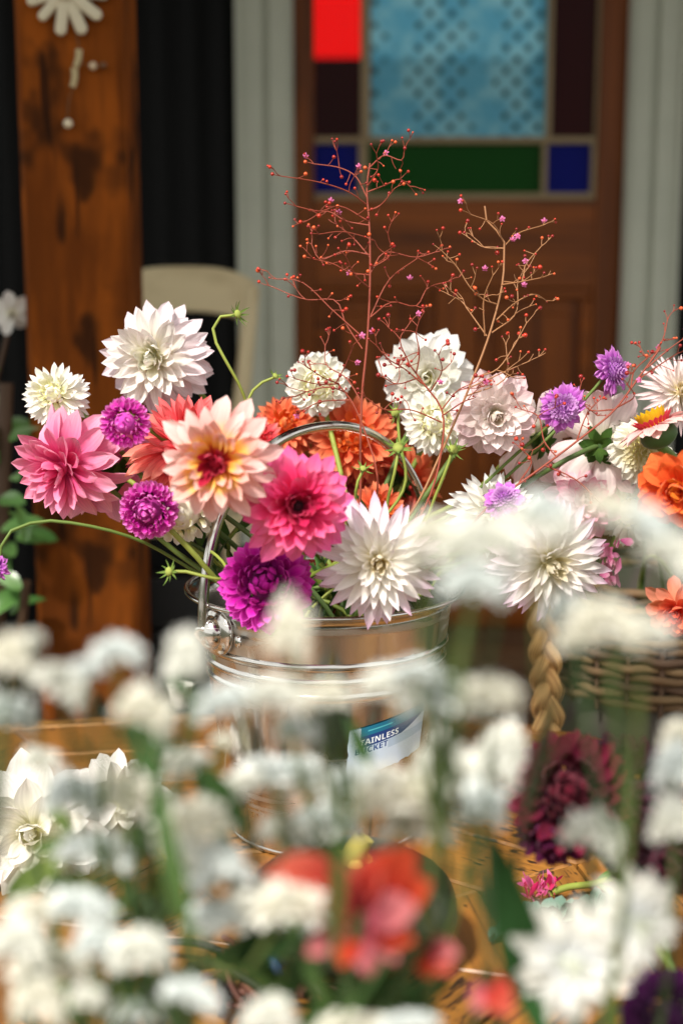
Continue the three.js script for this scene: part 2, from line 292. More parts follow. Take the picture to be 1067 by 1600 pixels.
// ------------------------------------------------------------------ stainless bucket
const RIM = at(508, 930, 1.5), BR = .133, BH = RIM.y - TABLE, BC = V(RIM.x, TABLE, RIM.z);
const scuff = dataTex(256, 256, (u, v) => { const k = .16 + .3 * smooth(.55, .8, fbm(u, v, 9, 9, 4)) + .25 * smooth(.72, .8, fbm(u, v, 3, 70, 2)); return [k, k, k]; }, false);
const steel = std({ color: C(0xc6c4c0), metalness: 1, roughness: .95, roughnessMap: rep(scuff, 3, 1) });
const bodyR = (y) => lerp(.102, BR, y / BH);
{
  const t = thing('steel_bucket', 'shiny stainless steel bucket with a bail handle full of dahlias', 'bucket', null, BC);
  const prof = [[0, .004], [.096, .004], [.1, .0], [.102, .004]];
  for (let y = .01; y < BH - .004; y += .01) prof.push([bodyR(y), y]);
  prof.push([BR, BH - .002], [BR - .0016, BH - .002]);
  for (let y = BH - .01; y > .01; y -= .02) prof.push([bodyR(y) - .0016, y]); prof.push([.098, .008], [0, .008]);
  part('body', new THREE.LatheGeometry(prof.map(([x, y]) => new THREE.Vector2(x, y)), 96), steel, t);
  // flared lip with a rolled edge
  const lip = []; for (let i = 0; i <= 8; i++) { const a = i / 8; lip.push([BR - .001 + .012 * a * a, BH - .004 + .014 * a]); }
  for (let i = 0; i <= 8; i++) { const a = i / 8 * Math.PI * 1.6; lip.push([BR + .011 + .0028 * Math.cos(a * -1 + Math.PI * .8) + .001, BH + .0105 + .0026 * Math.sin(a * -1 + Math.PI * .8)]); }
  part('rolled_rim', new THREE.LatheGeometry(lip.map(([x, y]) => new THREE.Vector2(x, y)), 96), steel, t);
  for (const dy of [.043, .059, .075]) { const y = BH - dy, r = bodyR(y), q = []; for (let i = 0; i <= 8; i++) { const a = i / 8 * 2 - 1; q.push(new THREE.Vector2(r - .0004 + .0028 * Math.cos(a * Math.PI / 2), y + a * .0052)); } part('ridge', new THREE.LatheGeometry(q, 96), steel, t); }
  const foot = []; for (let i = 0; i <= 8; i++) { const a = i / 8 * 2 - 1; foot.push(new THREE.Vector2(.1005 + .003 * Math.cos(a * Math.PI / 2), .0045 + a * .004)); } part('foot_ring', new THREE.LatheGeometry(foot, 96), steel, t);
  // ears: the near one towards the camera on the left
  const ea = 37 * Math.PI / 180, ed = V(-Math.cos(ea), 0, Math.sin(ea)), tang = V(Math.sin(ea), 0, Math.cos(ea));
  const earY = BH - .018;
  for (const s of [1, -1]) {
    const d = ed.clone().multiplyScalar(s), q = new THREE.Quaternion().setFromUnitVectors(V(0, 0, 1), d);
    const plate = new THREE.SphereGeometry(1, 24, 14); plate.scale(.026, .025, .009); const e = part('ear', plate, steel, t); e.quaternion.copy(q); e.position.copy(d).multiplyScalar(BR + .0005).setY(earY);
    const bs = new THREE.SphereGeometry(1, 22, 14); bs.scale(.0165, .0175, .014); const b = part('boss', bs, steel, e); b.position.set(0, 0, .007);
    for (const x of [-.034, .034]) { const rv = new THREE.SphereGeometry(1, 14, 8); rv.scale(.0062, .0062, .003); const p = part('rivet', rv, steel, e); p.position.set(x, -.004, -.002); }
  }
  const hp = [], N = 40, span = BR + .0175;
  for (let i = 0; i <= N; i++) { const a = i / N * Math.PI, c = Math.cos(a), sn = Math.sin(a); const sgn = Math.sign(c); const x = sgn * Math.pow(Math.abs(c), .92) * span; const p = ed.clone().multiplyScalar(x); p.y = earY + .197 * Math.pow(sn, .86); hp.push(p); }
  part('bail_handle', tube(hp, .0052, 90, 12), steel, t);
  for (const s of [0, N]) { const e = part('handle_eye', new THREE.TorusGeometry(.0062, .0036, 8, 18), steel, t); e.position.copy(hp[s]); e.lookAt(e.position.clone().add(ed)); }
  void tang;
  // printed, torn sticker wrapped on the wall
  const cv = document.createElement('canvas'); cv.width = 512; cv.height = 330; const x = cv.getContext('2d');
  x.fillStyle = '#c3d4e6'; x.fillRect(0, 0, 512, 330);
  x.fillStyle = '#9fb7cf'; for (let i = 0; i < 60; i++) { reseed(100 + i); x.fillRect(rnd() * 90, rnd() * 330, 2 + rnd() * 9, 1 + rnd() * 4); }
  x.fillStyle = '#0f6f8f'; x.fillRect(70, 0, 442, 66); x.fillStyle = '#123a7c'; x.beginPath(); x.moveTo(70, 60); x.lineTo(512, 60); x.lineTo(330, 130); x.lineTo(70, 138); x.fill();
  x.fillStyle = '#58b9c4'; x.fillRect(110, 26, 150, 8);
  x.fillStyle = '#eef6fb'; x.font = 'bold 54px sans-serif'; x.fillText('STAINLESS', 36, 122);
  x.fillStyle = '#143f86'; x.font = 'bold 54px sans-serif'; x.fillText('BUCKET', 36, 178);
  x.fillStyle = '#a9bfd6'; x.fillRect(240, 134, 272, 60);
  const tex = new THREE.CanvasTexture(cv); tex.colorSpace = THREE.SRGBColorSpace;
  const c0 = 34 * Math.PI / 180, half = .047 / .12, pos = [], uv = [], idx = [], nu = 24, nv = 10;
  reseed(31); const jag = [...Array(nu + 1)].map(() => rr(-.0012, .0014)), jag2 = [...Array(nv + 1)].map(() => rr(-.01, .012));
  for (let j = 0; j <= nv; j++) for (let i = 0; i <= nu; i++) { const u = i / nu, v = j / nv; const a = c0 + (u - .5) * 2 * half + (i === 0 ? jag2[j] : 0); const y = BH - .128 + (v - .5) * .052 + (u - .5) * .016 + (j === 0 ? jag[i] : 0); const r = bodyR(y) + .0012; pos.push(Math.sin(a) * r, y, Math.cos(a) * r); uv.push(u, v); if (i < nu && j < nv) { const b = j * (nu + 1) + i; idx.push(b, b + 1, b + nu + 1, b + 1, b + nu + 2, b + nu + 1); } }
  const g = new THREE.BufferGeometry(); g.setAttribute('position', new THREE.Float32BufferAttribute(pos, 3)); g.setAttribute('uv', new THREE.Float32BufferAttribute(uv, 2)); g.setIndex(idx); g.computeVertexNormals();
  part('sticker', g, std({ map: tex, roughness: .5 }), t, 'torn pale blue sticker with STAINLESS lettering');
}

// ------------------------------------------------------------------ flower kit
const veinTex = dataTex(64, 64, (u, v) => { const s = .93 + .07 * fbm(u, v, 14, 2, 3) + .02 * Math.sin(u * 40); const k = clamp(s); return [k, k, k]; });
const petalMats = {};
function petalMat(tr = .32, rough = .92) { const k = tr + '_' + rough; return petalMats[k] ||= phys({ vertexColors: true, map: veinTex, transmission: tr, thickness: 0, roughness: rough, specularIntensity: .35 }); }
// a petal: root at the origin, +Y along it, +Z its inner face
function petalGeo({ w = .4, arc0 = 70, arc1 = 30, bend = 0, wide = .62, point = .35, wave = 0, nl = 7, nw = 4, ph = 0, notch = 0 }, col) {
  const pos = [], uv = [], cc = [], idx = [], c = new THREE.Color();
  let y = 0, z = 0, a = 0;
  for (let j = 0; j <= nl; j++) {
    const t = j / nl, dt = 1 / nl;
    if (j) { a = bend * (t - dt / 2) * 1.6 * (t > .3 ? 1 : .5); y += Math.cos(a) * dt; z += Math.sin(a) * dt; }
    let W = t < wide ? lerp(.3, 1, Math.sin(t / wide * Math.PI / 2)) : 1;
    if (t >= wide) { const q = (t - wide) / (1 - wide); W = lerp(Math.sqrt(Math.max(0, 1 - q * q)), 1 - Math.pow(q, 1.15), point); }
    W = Math.max(W, .03) * w;
    const A = lerp(arc0, arc1, t) * Math.PI / 180, rho = W / 2 / Math.min(A, 1.6);
    for (let i = 0; i <= nw; i++) {
      const s = i / nw * 2 - 1, x = rho * Math.sin(s * A), d = rho * (1 - Math.cos(s * A)) + wave * W * Math.sin(s * 5 + t * 6 + ph) * t;
      const cut = notch * t * t * (1 - Math.abs(s)) * .12;
      pos.push(x, y - Math.sin(a) * d - cut, z + Math.cos(a) * d); uv.push(i / nw, t);
      col(c, t, Math.abs(s)); cc.push(c.r, c.g, c.b);
      if (i < nw && j < nl) { const b = j * (nw + 1) + i; idx.push(b, b + 1, b + nw + 1, b + 1, b + nw + 2, b + nw + 1); }
    }
  }
  const g = new THREE.BufferGeometry();
  g.setAttribute('position', new THREE.Float32BufferAttribute(pos, 3)); g.setAttribute('uv', new THREE.Float32BufferAttribute(uv, 2)); g.setAttribute('color', new THREE.Float32BufferAttribute(cc, 3));
  g.setIndex(idx); g.computeVertexNormals(); return g;
}
// colour stops along a petal, with an edge tint
function dye(stops, edge, amt = .35) { const s = stops.map(([t, h]) => [t, C(h)]), e = edge !== undefined ? C(edge) : null; return (c, t, q) => { let k = 0; while (k < s.length - 2 && t > s[k + 1][0]) k++; const f = clamp((t - s[k][0]) / (s[k + 1][0] - s[k][0])); c.copy(s[k][1]).lerp(s[k + 1][1], f); if (e) c.lerp(e, amt * q * q * t); }; }
const stemM = [0x6d7d2c, 0x5d7330, 0x86923c, 0x4d6430].map((h) => std({ color: C(h), roughness: .6 }));
const leafM = [0x2f4d1e, 0x40602a, 0x233c1c].map((h) => phys({ color: C(h), roughness: .7, transmission: .2, thickness: 0 }));
const darkStem = std({ color: C(0x4a3320), roughness: .6 });
const KINDS = {
  broad: { N: 80, th: [12, 100], L: [.34, 1], pw: .8, geo: { w: .42, arc0: 65, arc1: 28, wide: .62, point: .35 }, bends: [.42, .15, -.35], root: .1 },
  round: { N: 64, th: [16, 100], L: [.36, 1], pw: .8, geo: { w: .5, arc0: 60, arc1: 32, wide: .66, point: .12 }, bends: [.42, .2, -.15], root: .1 },
  semi: { N: 92, th: [8, 104], L: [.3, .97], pw: .75, geo: { w: .28, arc0: 75, arc1: 50, wide: .55, point: .6 }, bends: [.38, .15, -.2], root: .1 },
  ball: { N: 150, th: [4, 148], L: [.3, .4], pw: .54, geo: { w: .62, arc0: 95, arc1: 75, wide: .62, point: .05 }, bends: [.95, .45, .2], root: .58, lean: 26 },
  small: { N: 120, th: [3, 125], L: [.34, .64], pw: .56, geo: { w: .36, arc0: 75, arc1: 45, wide: .6, point: .35 }, bends: [.9, .35, .0], root: .4, lean: 18 },
};
const BUNCH = 'cut dahlias standing in the steel bucket';
let bloomNo = 0;
// stem end in the bucket
function bucketPoint() { const a = rr(0, Math.PI * 2), r = .07 * Math.sqrt(rnd()); return [V(BC.x + Math.cos(a) * r, TABLE + BH * .93, BC.z + Math.sin(a) * r), V(BC.x - Math.cos(a) * r * .6, TABLE + .02, BC.z - Math.sin(a) * r * .6)]; }
function stemPts(from, axis, back, ends) { const a = from.clone().addScaledVector(axis, -.012), b = from.clone().addScaledVector(axis, -back); return [a, b, ...ends]; }
function dahlia(o) {
  reseed(1000 + 77 * ++bloomNo);
  const K = { ...KINDS[o.kind], ...(o.over || {}) }, ctr = at(o.p[0], o.p[1], o.d), R = px2m(o.r * (o.group === undefined ? 1.06 : 1), o.d);
  const face = V(...o.face).normalize();
  const t = thing(o.name || 'dahlia', o.label, 'flower', o.group === undefined ? BUNCH : o.group, ctr);
  const q = new THREE.Quaternion().setFromUnitVectors(V(0, 0, 1), face), N = o.N || K.N, mat = petalMat(o.tr ?? .32);
  const G = K.bends.map((bend, ring) => [0, 1].map((v) => petalGeo({ ...K.geo, ...(o.geo || {}), bend: bend + (v ? .18 : -.1), wave: (o.wave ?? .08), ph: v * 2 + ring }, (o.cols[ring] || o.cols[o.cols.length - 1]))));
  const X = V(), Y = V(), Z = V(), M = new THREE.Matrix4(), spin = rr(0, 6);
  for (let i = 0; i < N; i++) {
    const u = (i + .5) / N, ring = u < (o.split || .22) ? 0 : u < .6 ? 1 : 2, phi = spin + i * 2.39996 + rr(-.08, .08);
    const jit = o.jit ?? 7.5, th = (lerp(K.th[0], K.th[1], Math.pow(u, K.pw)) + rr(-jit, jit)) * Math.PI / 180, L = R * lerp(K.L[0], K.L[1], Math.pow(u, .6)) * rr(.92, 1.06);
    Y.set(Math.sin(th) * Math.cos(phi), Math.sin(th) * Math.sin(phi), Math.cos(th));
    Z.set(-Math.cos(th) * Math.cos(phi), -Math.cos(th) * Math.sin(phi), Math.sin(th)); X.crossVectors(Y, Z);
    const root = Y.clone().multiplyScalar(R * K.root); if (K.lean) { const l = th + K.lean * (1 - .5 * u) * Math.min(1, u * 6 + .35) * Math.PI / 180; Y.set(Math.sin(l) * Math.cos(phi), Math.sin(l) * Math.sin(phi), Math.cos(l)); Z.set(-Math.cos(l) * Math.cos(phi), -Math.cos(l) * Math.sin(phi), Math.sin(l)); X.crossVectors(Y, Z); } if (K.root < .3) root.z -= R * .16 * u;
    const m = part('petal', G[ring][i & 1], mat, t);
    M.makeBasis(X, Y, Z); m.quaternion.setFromRotationMatrix(M).premultiply(q);
    { const tw = o.twist ?? .16; m.rotateY(rr(-tw, tw)); m.rotateX(rr(-.06, .06)); }
    m.position.copy(root).applyQuaternion(q); const s = rr(.92, 1.1); m.scale.set(L * s * (K.geo.w && o.kind === 'ball' ? R * .44 / L * lerp(.95, 1.15, u) : o.kind === 'small' ? R * .7 / L * lerp(.72, 1.15, u) : 1), L, L);
  }
  if (o.core === undefined) { const cc = new THREE.Color(); o.cols[0](cc, .45, 0); part('heart', new THREE.SphereGeometry(R * (o.kind === 'ball' ? .52 : o.kind === 'small' ? Math.max(.2, K.root * .85) : .13), 14, 10), std({ color: cc, roughness: .9 }), t); }
  if (o.core !== undefined) { const g = new THREE.SphereGeometry(R * (o.coreR || .1), 12, 8); const m = part('disc', g, std({ color: C(o.core), roughness: .9 }), t); if (o.coreR < .3) m.position.copy(face).multiplyScalar(R * .1); }
  // green calyx behind, a ring of bracts
  const cg = new THREE.SphereGeometry(R * .17, 12, 8); cg.scale(1, 1, .7); const cal = part('calyx', cg, leafM[1], t); cal.quaternion.copy(q); cal.position.copy(face).multiplyScalar(-R * .2);
  if (o.bracts) { const bg = petalGeo({ w: .5, arc0: 50, arc1: 30, bend: -.5, point: .6, nl: 5, nw: 2 }, dye([[0, 0x4c6a22], [1, 0x2b4a18]])); const lm = petalMat(.2, .8); for (let i = 0; i < 12; i++) { const phi = i / 12 * Math.PI * 2 + (i & 1) * .15, th = (i & 1 ? 112 : 138) * Math.PI / 180; Y.set(Math.sin(th) * Math.cos(phi), Math.sin(th) * Math.sin(phi), Math.cos(th)); Z.set(Math.cos(th) * Math.cos(phi), Math.cos(th) * Math.sin(phi), -Math.sin(th)); X.crossVectors(Y, Z); const m = part('bract', bg, lm, t); M.makeBasis(X, Y, Z); m.quaternion.setFromRotationMatrix(M).premultiply(q); m.position.copy(V(0, 0, -R * .26)).applyQuaternion(q); m.scale.setScalar(R * (i & 1 ? .4 : .34)); } }
  const ends = o.ends ? o.ends : bucketPoint();
  const sp = o.stem ? [ctr.clone().addScaledVector(face, -R * .2), ...o.stem.map((p) => at(...p)), ...ends] : stemPts(ctr, face, Math.max(.03, R * 1.0), ends);
  part('stem', tube(sp.map((p) => p.clone().sub(ctr)), o.sr || .0028, 28, 7), o.stemMat || stemM[bloomNo % 4], t);
  return t;
}
const W1 = [dye([[0, 0xe6e2a0], [.5, 0xf3f0da], [1, 0xf4f2ea]]), dye([[0, 0xe2dfae], [.35, 0xf4f1e4], [1, 0xf5f3ee]]), dye([[0, 0xe6e3c0], [.3, 0xf5f3ec], [1, 0xf5f2f0]])];
const LIL = [dye([[0, 0xdcb84a], [.5, 0xf3e8c4], [1, 0xf4ead8]]), dye([[0, 0xe3d48c], [.3, 0xf5f0e4], [.8, 0xf6f2ee], [1, 0xf2e2ea]]), dye([[0, 0xece6c8], [.35, 0xf6f0ee], [.75, 0xf3e4ec], [1, 0xe6bcdc]])];
const BLUSH = [dye([[0, 0xe0c070], [.5, 0xf4e8d4], [1, 0xf8ece6]]), dye([[0, 0xe9ddaa], [.4, 0xf8eee8], [1, 0xf7e4e2]]), dye([[0, 0xe9e2b4], [.3, 0xf8eee8], [1, 0xf6dade]], 0xf4bccb, .35)];
const MAG = [dye([[0, 0xa81088], [.6, 0xdc34b4], [1, 0xf08ad6]]), dye([[0, 0xb41492], [.6, 0xe23cbc], [1, 0xf294da]], 0xf6b0e4, .5), dye([[0, 0xac1090], [.6, 0xdc30bc], [1, 0xec84da]], 0xf4a8e4, .5)];
const PUR = [dye([[0, 0x8a0874], [.6, 0xcc14a4], [1, 0xe02cc0]]), dye([[0, 0xb00c98], [.6, 0xe014bc], [1, 0xf058d8]], 0xf48ae2, .35), dye([[0, 0xa80ca8], [.6, 0xd81acc], [1, 0xec5ce2]], 0xf08ae8, .35)];
const ROSE = [dye([[0, 0xd0206a], [.5, 0xe84a8c], [1, 0xf58cb4]]), dye([[0, 0xd81c78], [.4, 0xf0609e], [1, 0xf8a6c2]]), dye([[0, 0xe03c8a], [.4, 0xf47cb0], [1, 0xf8b6cc]])];
const CORAL = [dye([[0, 0xdc3040], [.5, 0xf25058], [1, 0xf87878]]), dye([[0, 0xe83450], [.5, 0xf65866], [1, 0xf88886]]), dye([[0, 0xea5064], [.5, 0xf6686c], [1, 0xf8a48c]])];
const ORANGE = [dye([[0, 0xe06a1c], [.5, 0xf0803c], [1, 0xf69660]]), dye([[0, 0xe2502c], [.5, 0xf2744a], [1, 0xf79a70]]), dye([[0, 0xd83c34], [.5, 0xee6650], [1, 0xf68e6a]])];
const APRI = [dye([[0, 0x9c0a2c], [.6, 0xb41438], [1, 0xc42248]]), dye([[0, 0xb41030], [.28, 0xc83030], [.36, 0xf2a820], [.56, 0xf6c468], [.72, 0xf6b4a4], [1, 0xf8ccc2]]), dye([[0, 0xf0a838], [.35, 0xf6c684], [.55, 0xf7bab2], [1, 0xf9d6d2]])];
const HOT = [dye([[0, 0x700428], [.5, 0xb80c48], [1, 0xd81c60]]), dye([[0, 0xb80848], [.3, 0xee1c66], [.7, 0xf94e8e], [1, 0xfa7ca8]]), dye([[0, 0xe2306c], [.25, 0xf9a878], [.55, 0xfa88aa], [1, 0xf866b0]])];
const BURG = [dye([[0, 0x3c0418], [1, 0x6c0a30]]), dye([[0, 0x4a0420], [1, 0x980c44]]), dye([[0, 0x3c0420], [1, 0x7c0c40]])];

// dahlias in the bucket, front to back
dahlia({ label: 'apricot pink dahlia with a dark red and yellow heart', p: [338, 722], d: 1.22, r: 93, kind: 'broad', N: 62, face: [-.12, .02, 1], cols: APRI, split: .2, over: { th: [26, 92], L: [.26, 1], pw: .7 }, geo: { w: .36, point: .25 }, jit: 9, twist: .3, wave: .1 });
dahlia({ label: 'hot pink dahlia with a crimson middle above the purple ball dahlia', p: [464, 790], d: 1.25, r: 87, kind: 'broad', N: 90, face: [.16, .14, 1], cols: HOT, split: .24, core: 0x2a0414, coreR: .1, geo: { w: .36, point: .15 }, over: { th: [26, 98], bends: [.3, .1, -.3] } });
dahlia({ label: 'deep purple magenta ball dahlia hanging over the bucket rim', p: [416, 914], d: 1.33, r: 86, kind: 'small', N: 240, face: [-.05, .42, 1], cols: PUR, core: 0x5c0a50, coreR: .3, over: { th: [5, 140], root: .4, L: [.3, .52] }, geo: { w: .42, arc0: 80, arc1: 60, point: .3 } });
dahlia({ label: 'white pointed dahlia with lilac lower petals leaning over the bucket rim', p: [590, 878], d: 1.31, r: 100, kind: 'semi', face: [.02, .06, 1], cols: LIL, N: 96, split: .16 });
dahlia({ label: 'white pointed dahlia with a cream heart above the braided rope', p: [858, 878], d: 1.36, r: 98, kind: 'semi', face: [.12, -.05, 1], cols: BLUSH.map((_, i) => LIL[i]), N: 104, split: .2, twist: .25 });
dahlia({ label: 'magenta pompon dahlia facing outwards in front of a white ball dahlia', name: 'pompon_dahlia', p: [233, 797], d: 1.36, r: 48, kind: 'ball', face: [-.05, 0, 1], cols: MAG, N: 250, core: 0x8a1a70, coreR: .42, stem: [[300, 862, 1.38], [352, 918, 1.41]] });
dahlia({ label: 'white ball dahlia with scalloped petals behind a magenta pompon', name: 'ball_dahlia', p: [279, 790], d: 1.4, r: 66, kind: 'ball', face: [.1, -.3, 1], cols: W1, N: 120, core: 0xf0ecd6, coreR: .55 });
dahlia({ label: 'magenta pink pompon dahlia below the large white dahlia', name: 'pompon_dahlia', p: [196, 661], d: 1.33, r: 42, kind: 'ball', face: [.0, -.12, 1], cols: MAG, N: 140, core: 0xb83aa0, coreR: .38 });
dahlia({ label: 'rose pink dahlia facing the garden against the post', p: [98, 730], d: 1.4, r: 92, kind: 'broad', N: 70, face: [-.45, -.2, .85], cols: ROSE, split: .12, jit: 10, twist: .35, wave: .1, over: { th: [16, 112] }, stem: [[180, 770, 1.46], [260, 850, 1.48], [330, 900, 1.48]], geo: { w: .4 } });
dahlia({ label: 'rose pink dahlia turned away with dark green bracts showing', p: [166, 724], d: 1.5, r: 92, kind: 'broad', N: 46, face: [-.55, .5, -.68], cols: ROSE, bracts: true, over: { th: [30, 98] }, geo: { w: .46, point: .3 }, stem: [[215, 760, 1.47], [290, 850, 1.47]] });
dahlia({ label: 'coral red dahlia seen edge on behind the apricot dahlia', p: [298, 694], d: 1.4, r: 98, kind: 'broad', N: 130, face: [.15, .78, .5], cols: CORAL, over: { th: [10, 105] }, geo: { w: .3, point: .4, arc0: 70, arc1: 45 } });
dahlia({ label: 'large white dahlia with blush lower petals on the highest left stem', p: [240, 560], d: 1.5, r: 90, kind: 'broad', N: 100, face: [-.12, .08, 1], cols: [W1[0], dye([[0, 0xe6dca0], [.4, 0xf5efe4], [1, 0xf5eeec]]), dye([[0, 0xeee6d0], [.4, 0xf4e8e8], [1, 0xeedee6]])], jit: 10, twist: .4, wave: .12, over: { th: [14, 112], L: [.3, 1] }, geo: { w: .34, point: .5 } });
dahlia({ label: 'creamy white dahlia against the post, farthest out on the left', p: [84, 616], d: 1.44, r: 60, kind: 'small', N: 130, face: [-.15, .35, 1], cols: W1, over: { th: [8, 140], root: .25, L: [.3, .78] }, geo: { w: .3, point: .45 }, stem: [[150, 665, 1.46], [215, 735, 1.48], [300, 850, 1.49]] });
dahlia({ label: 'round white dahlia under the berry sprigs left of the handle top', p: [497, 600], d: 1.54, r: 52, kind: 'small', N: 110, face: [.0, .1, 1], cols: W1, geo: { w: .46, point: .08 } });
dahlia({ label: 'orange dahlia framed by the arch of the bucket handle', p: [552, 684], d: 1.57, r: 78, kind: 'small', N: 120, face: [-.1, .35, 1], cols: ORANGE, over: { th: [8, 128], root: .25, L: [.3, .8] }, geo: { w: .36, point: .4 } });
dahlia({ label: 'small orange dahlia just outside the handle behind the apricot one', p: [446, 664], d: 1.6, r: 56, kind: 'small', N: 100, face: [.1, .5, 1], cols: ORANGE, over: { th: [8, 120], root: .2, L: [.3, .85] }, geo: { w: .34, point: .4 } });
dahlia({ label: 'orange red dahlia turned away under the handle behind the green stems', p: [640, 745], d: 1.6, r: 70, kind: 'broad', N: 70, face: [.6, .45, -.5], cols: ORANGE, bracts: true, over: { th: [30, 120] }, geo: { w: .34 } });
dahlia({ label: 'raspberry red dahlia half hidden under the handle behind the buds', p: [540, 745], d: 1.62, r: 72, kind: 'broad', N: 60, face: [.1, .1, 1], cols: [dye([[0, 0xc02850], [1, 0xe05070]]), dye([[0, 0xd03058], [1, 0xea6474]]), dye([[0, 0xd83850], [1, 0xee7468]])] });
dahlia({ label: 'white dahlia with scalloped petals and a yellow eye under the berry sprigs', p: [667, 592], d: 1.56, r: 72, kind: 'round', N: 58, face: [-.12, .1, 1], cols: [dye([[0, 0xc2b030], [.4, 0xe8e2ac], [1, 0xf4f2ea]]), W1[1], W1[2]], split: .1 });
dahlia({ label: 'white dahlia directly below the scalloped white one', p: [680, 660], d: 1.52, r: 54, kind: 'small', N: 110, face: [-.05, .2, 1], cols: W1, geo: { w: .34, point: .35 } });
dahlia({ label: 'blush white dahlia with a yellow eye beside the white pair', p: [772, 648], d: 1.44, r: 66, kind: 'round', N: 70, face: [.05, .0, 1], cols: BLUSH, split: .12 });
dahlia({ label: 'pale blush dahlia seen from behind with few petals beside the scabious', p: [828, 682], d: 1.52, r: 78, kind: 'round', N: 26, face: [-.55, .25, -.6], cols: BLUSH, bracts: true, over: { th: [40, 100] }, geo: { w: .5 }, stem: [[800, 710, 1.53], [740, 770, 1.55]] });
dahlia({ label: 'pale pink dahlia seen from behind with large dark green bracts', p: [942, 690], d: 1.5, r: 84, kind: 'round', N: 34, face: [.35, .12, -.85], cols: BLUSH, bracts: true, over: { th: [45, 104] }, geo: { w: .48, point: .2 }, stem: [[890, 715, 1.47], [800, 770, 1.5], [700, 850, 1.52]] });
dahlia({ label: 'pink edged cupped dahlia half hidden above the right white dahlia', p: [912, 785], d: 1.5, r: 60, kind: 'round', N: 50, face: [.0, .3, 1], cols: [dye([[0, 0xeec0c8], [1, 0xf6dadc]]), dye([[0, 0xf2c8d0], [.6, 0xf6dde0], [1, 0xee94b4]]), dye([[0, 0xf2d0d4], [.6, 0xf6e0e2], [1, 0xf0a0bc]])], geo: { point: .4 } });
dahlia({ label: 'white dahlia behind the low purple scabious', p: [770, 800], d: 1.46, r: 70, kind: 'semi', N: 90, face: [.1, .3, 1], cols: W1 });
dahlia({ label: 'small white dahlia behind the right pointed one', p: [985, 800], d: 1.55, r: 56, kind: 'small', N: 90, face: [-.1, .2, 1], cols: W1, geo: { w: .34 } });

dahlia({ label: 'peach dahlia low under the handle behind the hot pink one', p: [590, 800], d: 1.52, r: 52, kind: 'small', N: 100, face: [.1, .3, 1], cols: ORANGE, over: { th: [4, 125], root: .25, L: [.3, .8] } });
dahlia({ label: 'small coral dahlia peeping out behind the apricot one near the handle', p: [400, 690], d: 1.5, r: 50, kind: 'small', N: 90, face: [.1, .5, 1], cols: CORAL, over: { th: [4, 125], root: .25, L: [.3, .8] } });

// scabious pincushions
const SCG = 'purple scabious on thin stems';
const scCols = [dye([[0, 0xa84ab0], [1, 0xe4b4e8]]), dye([[0, 0x9c38ac], [.6, 0xc868cc], [1, 0xe29ae0]])];
function scabious(o) {
  reseed(4000 + 13 * ++bloomNo);
  const ctr = at(o.p[0], o.p[1], o.d), R = px2m(o.r, o.d), face = V(...o.face).normalize(), q = new THREE.Quaternion().setFromUnitVectors(V(0, 0, 1), face);
  const t = thing('scabious', o.label, 'flower', o.group || SCG, ctr), mat = petalMat(.32), X = V(), Y = V(), Z = V(), M = new THREE.Matrix4();
  const cols = o.cols || scCols, g1 = petalGeo({ w: .62, arc0: 40, arc1: 20, wave: .22, point: .1, notch: -1.6, bend: -.2 }, cols[1]), g2 = petalGeo({ w: .7, arc0: 60, arc1: 30, wave: .2, point: .1, nl: 3, nw: 2 }, cols[0]);
  const put = (geo, th, phi, L, root, name, parent) => { Y.set(Math.sin(th) * Math.cos(phi), Math.sin(th) * Math.sin(phi), Math.cos(th)); Z.set(-Math.cos(th) * Math.cos(phi), -Math.cos(th) * Math.sin(phi), Math.sin(th)); X.crossVectors(Y, Z); M.makeBasis(X, Y, Z); const m = part(name, geo, mat, parent); m.quaternion.setFromRotationMatrix(M).premultiply(q); m.position.copy(Y.clone().multiplyScalar(root).add(V(0, 0, -.15 * R))).applyQuaternion(q); m.scale.setScalar(L); return m; };
  for (let i = 0; i < 26; i++) put(g1, (rr(72, 112)) * Math.PI / 180, i * 2.39996 + rr(-.1, .1), R * rr(.55, .75), R * .35, 'outer_petal', t);
  const list = [];
  for (let i = 0; i < 90; i++) { const u = (i + .5) / 90, th = Math.acos(1 - u * .95), phi = i * 2.39996; Y.set(Math.sin(th) * Math.cos(phi), Math.sin(th) * Math.sin(phi), Math.cos(th)); Z.set(-Math.cos(th) * Math.cos(phi), -Math.cos(th) * Math.sin(phi), Math.sin(th)); X.crossVectors(Y, Z); M.makeBasis(X, Y, Z); const g = g2.clone(); const m = new THREE.Matrix4().compose(Y.clone().multiplyScalar(R * .42).add(V(0, 0, -.12 * R)), new THREE.Quaternion().setFromRotationMatrix(M), V(1, 1, 1).multiplyScalar(R * rr(.2, .32))); g.applyMatrix4(m); list.push(g); }
  const cush = part('pincushion', mergeGeometries(list), mat, t); cush.quaternion.copy(q); cush.userData.kind = 'stuff';
  const hd = part('head', new THREE.SphereGeometry(R * .42, 14, 10), std({ color: C(o.headCol || 0x9a5aa8), roughness: .9 }), t); hd.position.copy(face).multiplyScalar(-R * .1);
  const bg = petalGeo({ w: .22, arc0: 30, arc1: 20, point: .7, nl: 3, nw: 2, bend: -.3 }, dye([[0, 0x6d8a3a], [1, 0x5a7a34]]));
  for (let i = 0; i < 9; i++) { const m = put(bg, 105 * Math.PI / 180, i * .7, R * .62, R * .3, 'bract', t); m.material = petalMat(.2, .8); }
  const ends = o.ends || bucketPoint();
  part('stem', tube([ctr.clone().addScaledVector(face, -R * .3), ...o.stem.map((p) => at(...p)), ...ends].map((p) => p.clone().sub(ctr)), .0017, 30, 6), stemM[1], t);
}
